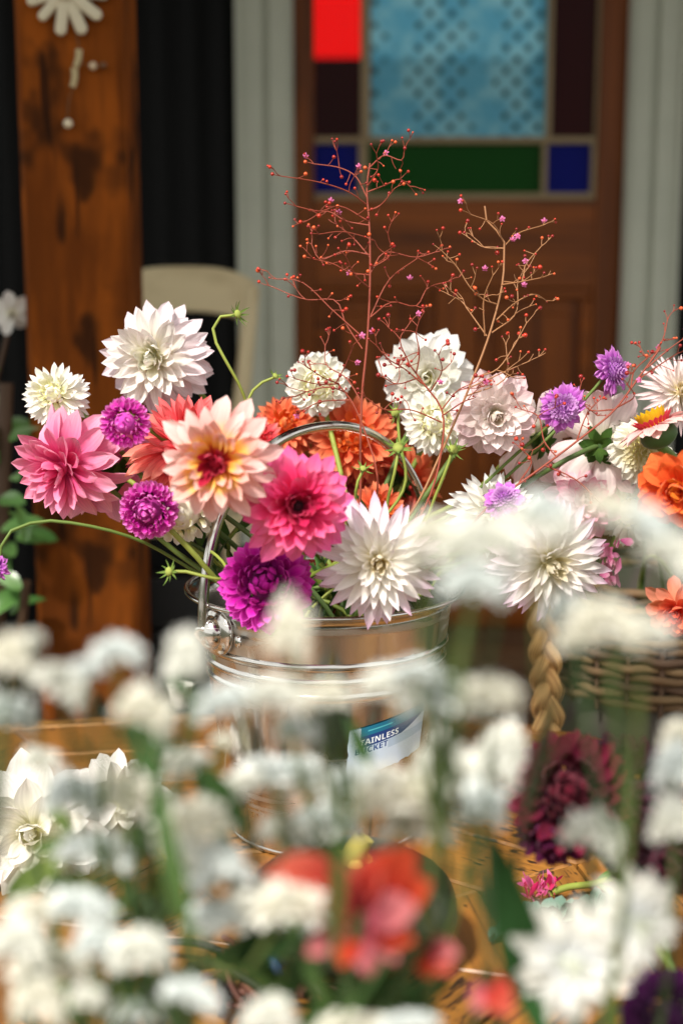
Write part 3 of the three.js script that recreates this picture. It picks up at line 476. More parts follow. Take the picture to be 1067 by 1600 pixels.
scabious({ label: 'purple scabious facing outwards in front of the pale pink dahlias', p: [880, 637], d: 1.4, r: 37, face: [.1, .1, 1], stem: [[862, 660, 1.44], [800, 715, 1.46], [720, 790, 1.48]] });
scabious({ label: 'purple scabious seen from the side against the door casing', p: [960, 580], d: 1.45, r: 37, face: [.75, .15, .6], stem: [[930, 605, 1.46], [860, 680, 1.47], [760, 770, 1.48]] });
scabious({ label: 'purple scabious low down before a white dahlia', p: [787, 778], d: 1.35, r: 33, face: [-.2, .7, .7], stem: [[785, 815, 1.36], [770, 850, 1.38], [720, 880, 1.4]] });
scabious({ label: 'purple scabious on a long arching stem cut by the picture edge', p: [-6, 888], d: 1.36, r: 22, face: [-.6, -.2, .7], stem: [[8, 838, 1.36], [60, 815, 1.37], [130, 820, 1.38], [215, 843, 1.4], [300, 890, 1.44]] });
scabious({ label: 'cream pincushion flower beside the orange bloom', p: [1003, 705], d: 1.46, r: 50, face: [.1, .1, 1], cols: [dye([[0, 0xd8cc90], [1, 0xf0ead0]]), dye([[0, 0xe8e2c0], [1, 0xf5f2ea]])], headCol: 0xb8b070, stem: [[1010, 800, 1.6], [1030, 880, 1.8]], ends: [at(1035, 930, 1.9), at(1035, 1040, 1.92)], group: 'flowers standing in the wicker basket' });

// green scabious buds
function bud(label, p, d, r, face, stem) {
  reseed(6000 + 7 * ++bloomNo);
  const ctr = at(p[0], p[1], d), R = px2m(r, d), f = V(...face).normalize(), q = new THREE.Quaternion().setFromUnitVectors(V(0, 0, 1), f), t = thing('scabious_bud', label, 'flower bud', 'green scabious buds on wiry stems', ctr);
  const head = new THREE.SphereGeometry(R * .44, 14, 10); { const a = head.attributes.position; for (let i = 0; i < a.count; i++) { const k = 1 + .12 * Math.sin(i * 12.9898); a.setXYZ(i, a.getX(i) * k, a.getY(i) * k, a.getZ(i) * k * .8); } head.computeVertexNormals(); }
  part('head', head, std({ color: C(0x8e9848), roughness: .9 }), t).quaternion.copy(q);
  const X = V(), Y = V(), Z = V(), M = new THREE.Matrix4(), bg = petalGeo({ w: .17, arc0: 30, arc1: 20, point: .8, wide: .4, nl: 5, nw: 2, bend: .5 }, dye([[0, 0x7d9440], [1, 0x5d7a38]]));
  for (let i = 0; i < 11; i++) { const th = rr(65, 115) * Math.PI / 180, phi = i * .571 + rr(-.1, .1); Y.set(Math.sin(th) * Math.cos(phi), Math.sin(th) * Math.sin(phi), Math.cos(th)); Z.set(-Math.cos(th) * Math.cos(phi), -Math.cos(th) * Math.sin(phi), Math.sin(th)); X.crossVectors(Y, Z); M.makeBasis(X, Y, Z); const m = part('bract', bg, petalMat(.2, .8), t); m.quaternion.setFromRotationMatrix(M).premultiply(q); m.scale.setScalar(R * rr(1.2, 1.7)); }
  part('stem', tube([ctr.clone().addScaledVector(f, -R * .3), ...stem.map((s) => at(...s)), ...bucketPoint()].map((s) => s.sub(ctr)), .0016, 40, 6), stemM[2], t);
}
bud('green scabious bud on a hooked stem before the chair back', [371, 491], 1.42, 15, [.8, .3, .5], [[352, 492, 1.42], [336, 502, 1.42], [334, 524, 1.42], [352, 562, 1.42], [376, 605, 1.43], [400, 680, 1.46]]);
bud('small green scabious bud against the grey casing', [430, 588], 1.46, 11, [.6, .6, .5], [[412, 596, 1.46], [394, 612, 1.46], [384, 640, 1.46], [395, 720, 1.48]]);
bud('green scabious bud just right of the handle top, spread like a star', [622, 700], 1.42, 20, [.05, .7, .7], [[618, 730, 1.42], [607, 775, 1.43], [590, 840, 1.45]]);
bud('green scabious bud seen sideways below the scalloped white dahlia', [618, 645], 1.47, 17, [-.8, .3, .4], [[622, 665, 1.47], [624, 690, 1.47], [632, 760, 1.48]]);
bud('green scabious bud below the lower white dahlia', [707, 703], 1.44, 19, [.25, .8, .5], [[700, 725, 1.44], [680, 775, 1.45], [655, 830, 1.46]]);
bud('small green scabious bud between the hot pink and orange dahlias', [567, 733], 1.38, 13, [.1, .8, .5], [[558, 755, 1.38], [555, 800, 1.4], [556, 870, 1.43]]);
bud('green scabious bud hanging beside the bucket ear', [265, 893], 1.33, 16, [-.7, .1, .6], [[290, 893, 1.33], [330, 903, 1.33], [358, 905, 1.34], [350, 880, 1.37], [330, 862, 1.4], [345, 885, 1.44]]);

// airy sprigs of red berries
const twigM = std({ color: C(0x8a3a26), roughness: .6 }), twigM2 = std({ color: C(0x9a6a44), roughness: .6 });
const berryM = [0xb8321c, 0x8a1c1c, 0xd0562a, 0xa02418].map((h) => phys({ color: C(h), roughness: .3 }));
function sprig(label, main, limbs, d, s, o = {}) {
  reseed(s);
  const org = at(main[0][0], main[0][1], d), t = thing('berry_sprig', label, 'sprig', 'airy sprigs of tiny red berries', org), J = (p, k = 0) => at(p[0], p[1], d + k).sub(org);
  const ends = bucketPoint().map((p) => p.sub(org));
  const mainPts = [...ends.reverse(), ...main.map((p) => J(p))];
  part('stem', taperTube(mainPts, .0018, .0009, 50, 6), o.mat || twigM, t);
  const tw = [], bs = [[], [], [], []], fl = [];
  const ball = (p, r) => { const g = new THREE.SphereGeometry(r, 8, 6); g.translate(p.x, p.y, p.z); bs[Math.floor(rnd() * 4)].push(g); };
  const twig = (pts, r0, r1) => tw.push(taperTube(pts, r0, r1, Math.max(4, pts.length * 3), 5));
  const fork = (p, dir, len, lev) => {
    const e = p.clone().addScaledVector(dir, len), mid = p.clone().lerp(e, .5).add(V(rr(-1, 1), rr(-1, 1), rr(-1, 1)).multiplyScalar(len * .09));
    twig([p, mid, e], lev ? .00055 : .00042, .00034);
    if (lev <= 0) { if (rnd() < .92) ball(e, px2m(1.3 + 2.4 * rnd() * rnd() + rr(0, .8), d)); else fl.push(e); return; }
    const k = rnd() < .3 ? 3 : 2;
    for (let i = 0; i < k; i++) { const b = dir.clone().add(V(rr(-.9, .9), rr(-.45, .75), rr(-.6, .6))).normalize(); fork(e, b, len * rr(.5, .85), lev - 1 - (rnd() < .25 ? 1 : 0)); }
  };
  for (const L of limbs) {
    let dz = 0; const k = rr(-.05, .05), pts = L.map((p, i) => { dz = i / (L.length - 1) * k; return J(p, dz); });
    twig(pts, .0008, .0005); const n = pts.length, last = pts[n - 1], dir = last.clone().sub(pts[n - 2]).normalize();
    for (let i = 1; i < n - 1; i++) { const b = V(rr(-1, 1), rr(-.4, 1), rr(-.7, .7)).normalize(); fork(pts[i], b, px2m(rr(14, 30), d), rnd() < .6 ? 1 : 0); if (rnd() < .5) fork(pts[i], V(rr(-1, 1), rr(-1, .6), rr(-.7, .7)).normalize(), px2m(rr(10, 22), d), 0); }
    for (let i = 0; i + 1 < n; i++) { const p = pts[i].clone().lerp(pts[i + 1], rr(.3, .7)); fork(p, V(rr(-1, 1), rr(-.7, 1), rr(-.7, .7)).normalize(), px2m(rr(8, 20), d), 0); }
    fork(last, dir.clone().add(V(.5, .3, .1)).normalize(), px2m(rr(12, 22), d), 1); fork(last, dir.clone().add(V(-.5, .2, -.1)).normalize(), px2m(rr(10, 18), d), 0);
  }
  part('twigs', merge(tw), o.mat || twigM, t).userData.kind = 'stuff';
  bs.forEach((b, i) => { if (b.length) part('berries', merge(b), o.dark ? berryM[i & 1 ? 1 : 3] : berryM[i], t).userData.kind = 'stuff'; });
  const pg = petalGeo({ w: .55, arc0: 30, arc1: 15, point: .5, nl: 3, nw: 2 }, dye([[0, 0xe06aa0], [1, 0xe884bc]]));
  for (const f of [...fl.slice(0, 4), ...(o.blooms || []).map((p) => J(p))]) { const h = new THREE.Group(); const list = []; for (let i = 0; i < 5; i++) { const g = pg.clone(); g.rotateX(-.6 + rr(-.2, .2)); g.rotateZ(i * 1.2566); g.scale(.0042, .0042, .0042); list.push(g); } void h; const m = part('tiny_pink_flower', mergeGeometries(list), petalMat(.3), t); m.position.copy(f); m.rotation.set(rr(-.5, .5), rr(-.5, .5), 0); }
}
sprig('tallest red berry sprig rising past the stained glass',
  [[560, 800], [563, 690], [566, 610], [573, 540], [578, 440], [577, 350], [573, 295], [578, 255]],
  [[[574, 310], [555, 275], [530, 262], [490, 256]], [[573, 320], [545, 300], [500, 285], [438, 275]], [[575, 345], [530, 322], [500, 330], [462, 322]], [[576, 352], [540, 345], [510, 330], [480, 345]], [[577, 372], [535, 362], [498, 366]], [[577, 398], [540, 392], [500, 405], [487, 382]], [[578, 402], [552, 372], [525, 350]], [[578, 420], [610, 398], [606, 365]], [[578, 428], [600, 395], [650, 402], [680, 394]], [[578, 496], [612, 472], [650, 478], [668, 450], [700, 440]], [[576, 500], [609, 436], [650, 405]], [[566, 545], [540, 505], [525, 470], [478, 468], [420, 446]], [[570, 530], [520, 485], [470, 440], [432, 436]], [[577, 430], [545, 425], [520, 412], [490, 405]], [[577, 450], [555, 430], [540, 400]], [[574, 300], [600, 290], [625, 280], [640, 291]], [[577, 262], [600, 243], [628, 250], [632, 232]], [[575, 290], [590, 265], [588, 240]], [[574, 330], [595, 320], [612, 300]], [[563, 625], [540, 590], [510, 570], [508, 540]]], 1.46, 71, { blooms: [[602, 238], [545, 425], [640, 435]] });
sprig('red berry sprig on a slanting tan stem before the door panels',
  [[640, 805], [690, 705], [735, 600], [765, 520], [785, 440], [787, 390], [786, 372], [760, 345], [757, 322]],
  [[[787, 385], [808, 365], [848, 352]], [[786, 378], [770, 350], [735, 335]], [[787, 388], [755, 386], [730, 370]], [[784, 440], [815, 440], [820, 415], [846, 384]], [[783, 445], [815, 440], [845, 434]], [[775, 475], [755, 468], [735, 450], [712, 415], [690, 392]], [[760, 525], [735, 490], [720, 470], [700, 460]], [[757, 525], [756, 465], [770, 430]], [[775, 500], [806, 472], [835, 460], [853, 470]], [[768, 520], [805, 490], [808, 440]], [[740, 590], [775, 578], [800, 545], [822, 505]], [[735, 605], [790, 580], [825, 565]], [[725, 620], [790, 590], [790, 540]]], 1.42, 91, { mat: twigM2, blooms: [[800, 375], [820, 407], [818, 445], [757, 420]] });
sprig('red berry sprig leaning out towards the pincushion flowers',
  [[700, 860], [765, 790], [830, 742], [900, 690], [960, 640], [990, 600], [1030, 545]],
  [[[985, 605], [990, 580], [1010, 560], [1015, 555]], [[1015, 565], [1035, 530], [1042, 500]], [[1010, 575], [1045, 545], [1066, 530]], [[1000, 590], [1030, 570], [1058, 552]], [[965, 636], [990, 620], [980, 600]], [[960, 640], [920, 640], [905, 610]], [[900, 690], [915, 650], [930, 630]], [[870, 715], [850, 690], [840, 650], [815, 640]], [[850, 727], [900, 750], [940, 790]], [[810, 755], [830, 720], [812, 700]]], 1.38, 45, {});
sprig('short berry sprig lying over the round white dahlia',
  [[590, 760], [572, 680], [548, 625], [528, 600]],
  [[[545, 615], [515, 605], [480, 612], [460, 620]], [[530, 600], [505, 590], [478, 572]], [[525, 598], [540, 570], [550, 545]], [[528, 600], [495, 600], [462, 592]], [[548, 625], [500, 628], [475, 640]]], 1.4, 23, { dark: true });
sprig('berry sprig with dark fruits crossing the scalloped white dahlia',
  [[660, 800], [690, 700], [690, 640], [662, 600], [640, 570]],
  [[[660, 600], [630, 575], [605, 560], [588, 540]], [[690, 640], [715, 610], [735, 600]], [[672, 612], [690, 580], [685, 555]], [[650, 585], [655, 550], [650, 520], [655, 500]], [[690, 650], [730, 625], [760, 622]], [[690, 660], [640, 640], [600, 640], [570, 620]], [[655, 590], [620, 600], [600, 590]], [[640, 570], [625, 530], [640, 505]]], 1.4, 29, { dark: true });

// loose foliage in the bucket: leafy shoots
function shoot(label, pts, d, s, n = 9) {
  reseed(s); const o0 = at(pts[0][0], pts[0][1], d), t = thing('leafy_shoot', label, 'foliage', 'leafy shoots inside the bucket rim', o0), W = [...bucketPoint().reverse(), ...pts.map((p) => at(p[0], p[1], p[2] || d))].map((p) => p.sub(o0));
  const cv = new THREE.CatmullRomCurve3(W); part('stem', new THREE.TubeGeometry(cv, 24, .0024, 6), stemM[s % 4], t);
  const g = [0, 1].map((k) => petalGeo({ w: .34, arc0: 35, arc1: 20, point: .8, wide: .4, bend: k ? -.5 : .3, wave: .08 }, dye([[0, 0x3c5c22], [1, k ? 0x2c4a1c : 0x3d6426]])));
  for (let i = 0; i < n; i++) { const p = cv.getPointAt(lerp(.45, 1, (i + .5) / n)), m = part('leaf', g[i & 1], petalMat(.25, .75), t); m.position.copy(p); m.rotation.set(rr(-1.2, 1.2), rr(0, 6.2), rr(-1.4, 1.4)); m.scale.setScalar(rr(.03, .055)); }
}
shoot('dark leafy shoot inside the left of the bucket rim', [[340, 900], [320, 860], [300, 850]], 1.48, 3, 12);
shoot('leafy shoot under the white ball dahlia beside the handle', [[370, 890], [355, 850], [375, 820]], 1.5, 8, 12);
shoot('leafy shoot between the purple and the white pointed dahlia', [[510, 930], [515, 900], [500, 880]], 1.46, 12, 10);
shoot('leafy shoot under the hot pink dahlia', [[560, 900], [580, 850], [560, 820]], 1.5, 17, 10);
shoot('leafy shoot at the far right of the bucket rim', [[660, 930], [690, 890], [720, 860]], 1.46, 22, 10);
// ------------------------------------------------------------------ wicker basket behind the table and its flowers
const BSK = 'flowers standing in the wicker basket';
const bkC = at(1046, 900, 1.98), bkR = .168;
{
  const t = thing('wicker_basket', 'dark wicker basket with a braided rope side strap behind the table', 'basket', null, V(bkC.x, 0, bkC.z));
  const m = [0x6b5338, 0x574231, 0x7c6546].map((h) => std({ color: C(h), roughness: .8 })), yTop = bkC.y + .01, rows = 13, rh = .0125;
  for (let k = 0; k < rows; k++) {
    const pts = [], n = 48, y = yTop - k * rh; for (let i = 0; i < n; i++) { const a = i / n * Math.PI * 2, r = bkR + .0055 * Math.cos(i * Math.PI / 2 + k * Math.PI); pts.push(V(Math.cos(a) * r, y + .0015 * Math.sin(i * 2.1 + k), Math.sin(a) * r)); }
    part('weaver', tube(pts, .0058, 144, 6, true), m[k % 3], t);
  }
  for (let i = 0; i < 24; i++) { const a = i / 24 * Math.PI * 2; part('stake', tube([V(Math.cos(a) * bkR, yTop - rows * rh, Math.sin(a) * bkR), V(Math.cos(a) * bkR, yTop + .004, Math.sin(a) * bkR)], .004, 6, 5), m[1], t); }
  const tub = new THREE.CylinderGeometry(bkR - .012, bkR - .04, yTop - .03, 48, 1, true), tm = std({ color: 0x5a544c, roughness: .8 });
  part('tub', tub, tm, t).position.y = (yTop - .03) / 2 + .001;
  part('tub_base', new THREE.CylinderGeometry(bkR - .04, bkR - .04, .012, 40), tm, t).position.y = .008;
  // braided rope, three strands
  const a = at(848, 945, 1.86), b = at(856, 1150, 1.86); a.y += .02; const rm = std({ map: rep(dataTex(128, 128, (u, v) => mix3(rgb(214, 172, 112), rgb(150, 108, 62), smooth(.3, .75, fbm(u, v, 4, 40, 3)))), 6, 1), roughness: .85 });
  const o = V(bkC.x, 0, bkC.z), len = a.y - b.y + .2;
  for (let k = 0; k < 3; k++) { const pts = []; for (let i = 0; i <= 60; i++) { const s = i / 60, ph = s * len / .105 * Math.PI * 2 + k * 2.0944; const p = a.clone().lerp(b, s * len / (a.y - b.y)); p.x += .0125 * Math.sin(ph); p.z += .009 * Math.sin(2 * ph) ; pts.push(p.sub(o)); } part('rope_strand', tube(pts, .0098, 160, 9), rm, t, 'pale straw braided rope'); }
}
const bkEnds = () => { const r = .09 * Math.sqrt(rnd()), a = rnd() * 6.28; return [V(bkC.x + Math.cos(a) * r, bkC.y, bkC.z + Math.sin(a) * r), V(bkC.x + Math.cos(a) * r * .5, .1, bkC.z + Math.sin(a) * r * .5)]; };
dahlia({ name: 'orange_bloom', label: 'vivid orange bloom with broad folded petals in the wicker basket', p: [1058, 765], d: 1.3, r: 66, kind: 'round', N: 34, face: [-.3, .05, 1], cols: [dye([[0, 0xe8701a], [1, 0xf08a28]]), dye([[0, 0xe64a18], [1, 0xf47a38]]), dye([[0, 0xe65a20], [1, 0xf67c40]])], over: { th: [10, 92], L: [.45, 1] }, geo: { w: .7, wave: .2 }, twist: .4, jit: 14, group: BSK, ends: bkEnds(), sr: .004 });
dahlia({ name: 'coral_bloom', label: 'coral orange bloom drooping low over the wicker basket rim', p: [1056, 952], d: 1.5, r: 52, kind: 'round', N: 40, face: [-.3, -.25, 1], cols: [dye([[0, 0xd83818], [1, 0xe85030]]), dye([[0, 0xe04a28], [1, 0xf08058]]), dye([[0, 0xf0a880], [1, 0xf4907a]])], geo: { w: .55 }, twist: .3, group: BSK, ends: bkEnds() });
dahlia({ name: 'aster', label: 'blush aster with many fine pointed petals in the wicker basket', p: [1062, 612], d: 1.5, r: 66, kind: 'semi', N: 150, face: [.1, .35, 1], cols: [dye([[0, 0xe0cc80], [1, 0xf2e4d0]]), BLUSH[1], BLUSH[2]], geo: { w: .15 }, group: BSK, ends: bkEnds() });
{ // zinnia seen from the side
  const ctr = at(1022, 664, 1.4), t = thing('zinnia', 'pink zinnia seen edge on with a yellow and red crown', 'flower', BSK, ctr); reseed(812);
  const f = V(-.4, .9, -.08).normalize(), q = new THREE.Quaternion().setFromUnitVectors(V(0, 0, 1), f), X = V(), Y = V(), Z = V(), M = new THREE.Matrix4();
  const ray = petalGeo({ w: .42, arc0: 30, arc1: 20, point: .15, bend: -.25, wave: .08 }, dye([[0, 0xe8a0a0], [.5, 0xf2c0bc], [1, 0xf6d6d0]])), cr = [petalGeo({ w: .5, point: .4, nl: 3, nw: 2 }, dye([[0, 0xd03040], [1, 0xe0485a]])), petalGeo({ w: .6, point: .3, nl: 3, nw: 2 }, dye([[0, 0xe0a010], [1, 0xf6c820]]))];
  const put = (g, th, phi, s, off, name) => { Y.set(Math.sin(th) * Math.cos(phi), Math.sin(th) * Math.sin(phi), Math.cos(th)); Z.set(-Math.cos(th) * Math.cos(phi), -Math.cos(th) * Math.sin(phi), Math.sin(th)); X.crossVectors(Y, Z); M.makeBasis(X, Y, Z); const m = part(name, g, petalMat(.3), t); m.quaternion.setFromRotationMatrix(M).premultiply(q); m.position.copy(V(Math.cos(phi) * off, Math.sin(phi) * off, 0)).applyQuaternion(q); m.scale.setScalar(s); };
  for (let i = 0; i < 26; i++) put(ray, rr(82, 98) * Math.PI / 180, i * 2.4, rr(.03, .036), .009, 'ray_petal');
  for (let i = 0; i < 22; i++) put(cr[0], .7, i * .2856, .012, .014, 'crown_petal');
  for (let i = 0; i < 16; i++) put(cr[1], .25, i * .3927, .016, .012, 'crown_petal');
  const cal = new THREE.SphereGeometry(.019, 16, 10); cal.scale(1, 1, .7); const c = part('calyx', cal, leafM[1], t); c.quaternion.copy(q); c.position.copy(f).multiplyScalar(-.011);
  part('stem', tube([V(0, -.015, 0), at(1050, 705, 1.42).sub(ctr), at(1066, 760, 1.5).sub(ctr), ...bkEnds().map((p) => p.sub(ctr))], .0055, 26, 8), stemM[1], t);
}
{ // pink plume and a dry yellow bloom hanging at the basket rim
  const ctr = at(952, 866, 1.5), t = thing('pink_plume', 'small magenta pink plume under the right pointed dahlia', 'flower', BSK, ctr); reseed(66);
  const g = petalGeo({ w: .5, arc0: 60, point: .3, nl: 4, nw: 2, wave: .2 }, dye([[0, 0xb04880], [.6, 0xe080b0], [1, 0xf2b4cc]]));
  for (let i = 0; i < 36; i++) { const m = part('petal', g, petalMat(.3), t); m.position.set(rr(-.012, .014), rr(-.025, .02), rr(-.012, .012)); m.rotation.set(rr(-1, 1), rr(0, 6), rr(1.6, 4.6)); m.scale.setScalar(rr(.012, .022)); }
  part('stem', tube([V(0, 0, 0), V(.03, .012, -.1), ...bkEnds().map((p) => p.sub(ctr))], .0024, 20, 6), stemM[0], t);
}

// ------------------------------------------------------------------ garden shrub left of the post
{
  reseed(300); const base = onZ(-44, 1000, -2.2); base.y = DECK - .41;
  const t = thing('garden_shrub', 'glossy broad-leaved green shrub beyond the timber post', 'shrub', null, base);
  part('stem', merge([tube([V(0, 0, 0), V(.02, .5, -.02), V(.06, 1.15, -.05)], .012, 12, 8), tube([V(0, .2, 0), V(-.1, .6, .02), V(-.2, 1.05, 0)], .009, 12, 7), tube([V(.01, .35, 0), V(.06, .6, .02), V(.1, .85, .04)], .008, 10, 7)]), darkStem, t);
  const lg = [0, 1, 2].map((k) => petalGeo({ w: .55, arc0: 25, arc1: 18, point: .5, wide: .45, bend: -.35 - .15 * k, nl: 6 }, dye([[0, 0x6a9450], [1, [0x6c9a56, 0xa8c698, 0x4c7c3c][k]]])));
  const lm = phys({ vertexColors: true, map: veinTex, roughness: .26, transmission: .15, thickness: 0 });
  const spots = [[18, 660], [4, 700], [40, 690], [10, 750], [34, 800], [20, 830], [52, 790], [8, 860], [44, 870], [30, 905], [60, 920], [10, 930], [-20, 640], [-26, 720], [-30, 800], [-20, 880], [28, 620], [-10, 600], [50, 840], [16, 780], [2, 960], [40, 960], [56, 750], [-40, 680], [-40, 940]];
  for (const [u, v] of spots) { const p = at(u * .75 - 12, v, 2.24 + rr(-.08, .06)).sub(base), m = part('leaf', lg[Math.floor(rnd() * 3)], lm, t); m.position.copy(p); m.rotation.set(rr(-1.5, -.5), rr(-1, 1), rr(-2.4, 2.4)); m.scale.setScalar(rr(.05, .075)); }
  for (let i = 0; i < 50; i++) { const m = part('leaf', lg[Math.floor(rnd() * 3)], lm, t); m.position.set(rr(-.42, .0), rr(.15, .95), rr(-.16, .12)); m.rotation.set(rr(-1.6, -.4), rr(-1, 1), rr(-2.4, 2.4)); m.scale.setScalar(rr(.06, .1)); }
  const wf = at(20, 490, 2.3).sub(base), pg = petalGeo({ w: .6, arc0: 40, arc1: 20, point: .2, bend: -.3 }, W1[2]);
  for (let i = 0; i < 7; i++) { const m = part('white_petal', pg, petalMat(.3), t); m.position.copy(wf); m.rotation.set(rr(-.5, .5), rr(-.4, .4), i * .9 + Math.PI * .6); m.scale.setScalar(.038); }
  part('stem', tube([V(.02, .7, -.05), V(.0, 1.0, -.1), wf], .004, 12, 6), darkStem, t);
}

// ------------------------------------------------------------------ things lying on the table
{
  const p = onY(548, 1500, TABLE), t = thing('green_squash', 'round dark green squash with a dry stem on the table', 'squash', null, V(p.x, TABLE, p.z + .0));
  const g = new THREE.SphereGeometry(1, 56, 36), a = g.attributes.position;
  for (let i = 0; i < a.count; i++) { let x = a.getX(i), y = a.getY(i), z = a.getZ(i); const az = Math.atan2(z, x), r = Math.hypot(x, z), k = 1 - .025 * (0.5 + .5 * Math.cos(az * 10)) * r; const dip = .22 * Math.exp(-r * r * 9) * (y > 0 ? 1 : -.7); a.setXYZ(i, x * k * .094, (y - dip) * .053 + .0495, z * k * .094); }
  g.computeVertexNormals(); part('fruit', g, phys({ map: rep(dataTex(256, 256, (u, v) => mix3(rgb(32, 44, 26), rgb(54, 68, 40), smooth(.62, .72, fbm(u, v, 30, 20, 3)))), 2, 1), roughness: .42, clearcoat: .25, clearcoatRoughness: .3 }), t);
  const st = part('stalk', taperTube([V(0, .082, 0), V(.004, .1, .003), V(.012, .114, .002)], .013, .009, 8, 7), std({ color: C(0x8f8440), roughness: .9 }), t); void st;
  reseed(41); for (let i = 0; i < 5; i++) { const k = new THREE.IcosahedronGeometry(.007, 1); k.scale(1, 1.3, 1); const m = part('stalk_ridge', k, std({ color: C(0xa09548), roughness: .95 }), t); const q = i * 1.2566; m.position.set(Math.cos(q) * .013, .09, Math.sin(q) * .013); }
}
const onTable = (u, v, h = 0) => onY(u, v, TABLE + h);
const LIE = 'white dahlias lying on the table';
function lying(o) { const c = onTable(o.p[0], o.p[1], o.h), d = V().subVectors(c, CAM).dot(V(0, -SP, -CP)); return dahlia({ ...o, d, group: o.group || LIE, ends: [V(c.x - .03, TABLE + .012, c.z + (o.back || -.1)), V(c.x - .1, TABLE + .005, c.z + (o.back || -.1) - .1)] }); }
lying({ label: 'white dahlia lying on the table, its broad petals at the far left', p: [52, 1300], h: .055, r: 118, kind: 'broad', N: 46, face: [.1, .35, 1], cols: W1, geo: { w: .52, point: .5, wave: .15 }, twist: .4, over: { th: [10, 96] }, back: -.07 });
lying({ label: 'white dahlia lying on the table beside the far left one', p: [188, 1250], h: .05, r: 84, kind: 'broad', N: 44, face: [.3, .5, 1], cols: W1, geo: { w: .5, point: .5, wave: .15 }, twist: .4, back: -.07 });
{ // celosia with stem
  const a = onTable(843, 1392, .016), t = thing('celosia', 'pink celosia flower lying on the table boards', 'flower', null, a), X = V(); reseed(55); void X;
  const g = petalGeo({ w: .3, arc0: 40, point: .7, nl: 4, nw: 2 }, dye([[0, 0xb06a60], [.5, 0xd04888], [1, 0xe87ab0]])), g2 = petalGeo({ w: .4, arc0: 40, point: .6, nl: 4, nw: 2 }, dye([[0, 0xc0305c], [1, 0xd8246c]]));
  for (let i = 0; i < 46; i++) { const m = part('bristle', i % 5 ? g : g2, petalMat(.25), t); m.position.set(rr(-.014, .014), rr(-.006, .006), rr(-.008, .01)); m.rotation.set(rr(-1.3, .8), rr(0, 6.2), rr(-1.4, 1.4)); m.scale.setScalar(rr(.009, .018)); }
  const b = onTable(930, 1380, .012).sub(a), c = onTable(995, 1358, .012).sub(a);
  part('stem', tube([V(.01, -.002, 0), b.clone().multiplyScalar(.5), b, c], .0034, 20, 7), stemM[2], t);
  const lg = petalGeo({ w: .22, arc0: 20, point: .9, wide: .4 }, dye([[0, 0x5a7a2c], [1, 0x4c7026]])); for (const s of [-1, 1]) { const m = part('leaf', lg, petalMat(.2, .75), t); m.position.copy(b); m.rotation.set(-1.2, 0, s * .7 - 1.6); m.scale.setScalar(.04); }
}
function eucalyptus(label, pts, n, size, s) {
  reseed(s); const W = pts.map(([u, v, h]) => onTable(u, v, h)), o = W[0].clone(), t = thing('eucalyptus_sprig', label, 'sprig', null, o), L = W.map((p) => p.sub(o)), cv = new THREE.CatmullRomCurve3(L);
  part('stem', new THREE.TubeGeometry(cv, 20, .0016, 6), std({ color: C(0x7a8a78), roughness: .7 }), t);
  const g = [0, 1].map((k) => petalGeo({ w: .7, arc0: 20, arc1: 25, point: .15, wide: .55, bend: k ? .3 : -.2 }, dye([[0, 0x77907c], [1, k ? 0x8fa596 : 0x6d887a]])));
  for (let i = 0; i < n; i++) { const p = cv.getPointAt((i / 2 | 0) / (n / 2)), m = part('leaf', g[i & 1], petalMat(.15, .7), t); m.position.copy(p); m.rotation.set(rr(-.5, .3), rr(-.7, .7), (i & 1 ? 1 : -1) * rr(.15, .5) + (i & 1 ? 0 : .2)); m.scale.setScalar(size * rr(.8, 1.15)); }
}
eucalyptus('grey green eucalyptus sprig with paired round leaves on the boards', [[830, 1446, .006], [870, 1440, .008], [920, 1432, .008], [970, 1422, .01]], 14, .024, 77);
eucalyptus('tiny eucalyptus tip lying on the golden boards', [[768, 1470, .004], [785, 1455, .005], [806, 1446, .005]], 8, .013, 78);
{
  const p = onTable(256, 1428), t = thing('seed_pod', 'small dark speckled seed pod standing on the table', 'seed pod', null, V(p.x, TABLE, p.z)); const g = new THREE.SphereGeometry(1, 20, 14); g.scale(.0125, .019, .0125); const m = part('pod', g, std({ color: 0x1c1712, roughness: .5 }), t); m.position.y = .02; m.rotation.z = -.4; part('stalk', tube([V(0, .004, 0), V(-.02, .006, .01), V(-.05, .004, .015)], .003, 8, 6), darkStem, t); reseed(9); for (let i = 0; i < 9; i++) { const s = part('speck', new THREE.SphereGeometry(.0013, 6, 5), std({ color: 0xc9bd9a }), t); const a = i * .7; s.position.set(.006 + .0115 * Math.cos(a), .022 + .011 * Math.sin(a * 1.7), .0115 * Math.abs(Math.sin(a)) + .003); }
}
{
  const p = onTable(375, 1545), t = thing('dry_twigs', 'heap of dark brown dry twigs on the table', 'twigs', null, V(p.x, TABLE, p.z)); reseed(88); const ms = [0x2a1a14, 0x4a2a20, 0x1a1512, 0x5a3426].map((h) => std({ color: h, roughness: .7 }));
  for (let i = 0; i < 26; i++) { const a = rr(0, 6.28), c = V(rr(-.06, .06), rr(.004, .03), rr(-.04, .05)), l = rr(.025, .05); part('twig', tube([c.clone().add(V(-Math.cos(a) * l, -.004, -Math.sin(a) * l)), c.clone().add(V(rr(-.01, .01), rr(.0, .012), rr(-.01, .01))), c.clone().add(V(Math.cos(a) * l, rr(-.004, .01), Math.sin(a) * l))], rr(.002, .0045), 10, 6), ms[i % 4], t); }
  part('blue_ribbon', tube([V(.02, .012, .0), V(.028, .03, .01), V(.036, .016, .02)], .006, 10, 6), std({ color: 0x2c4a78, roughness: .6 }), t, 'scrap of blue ribbon');
}
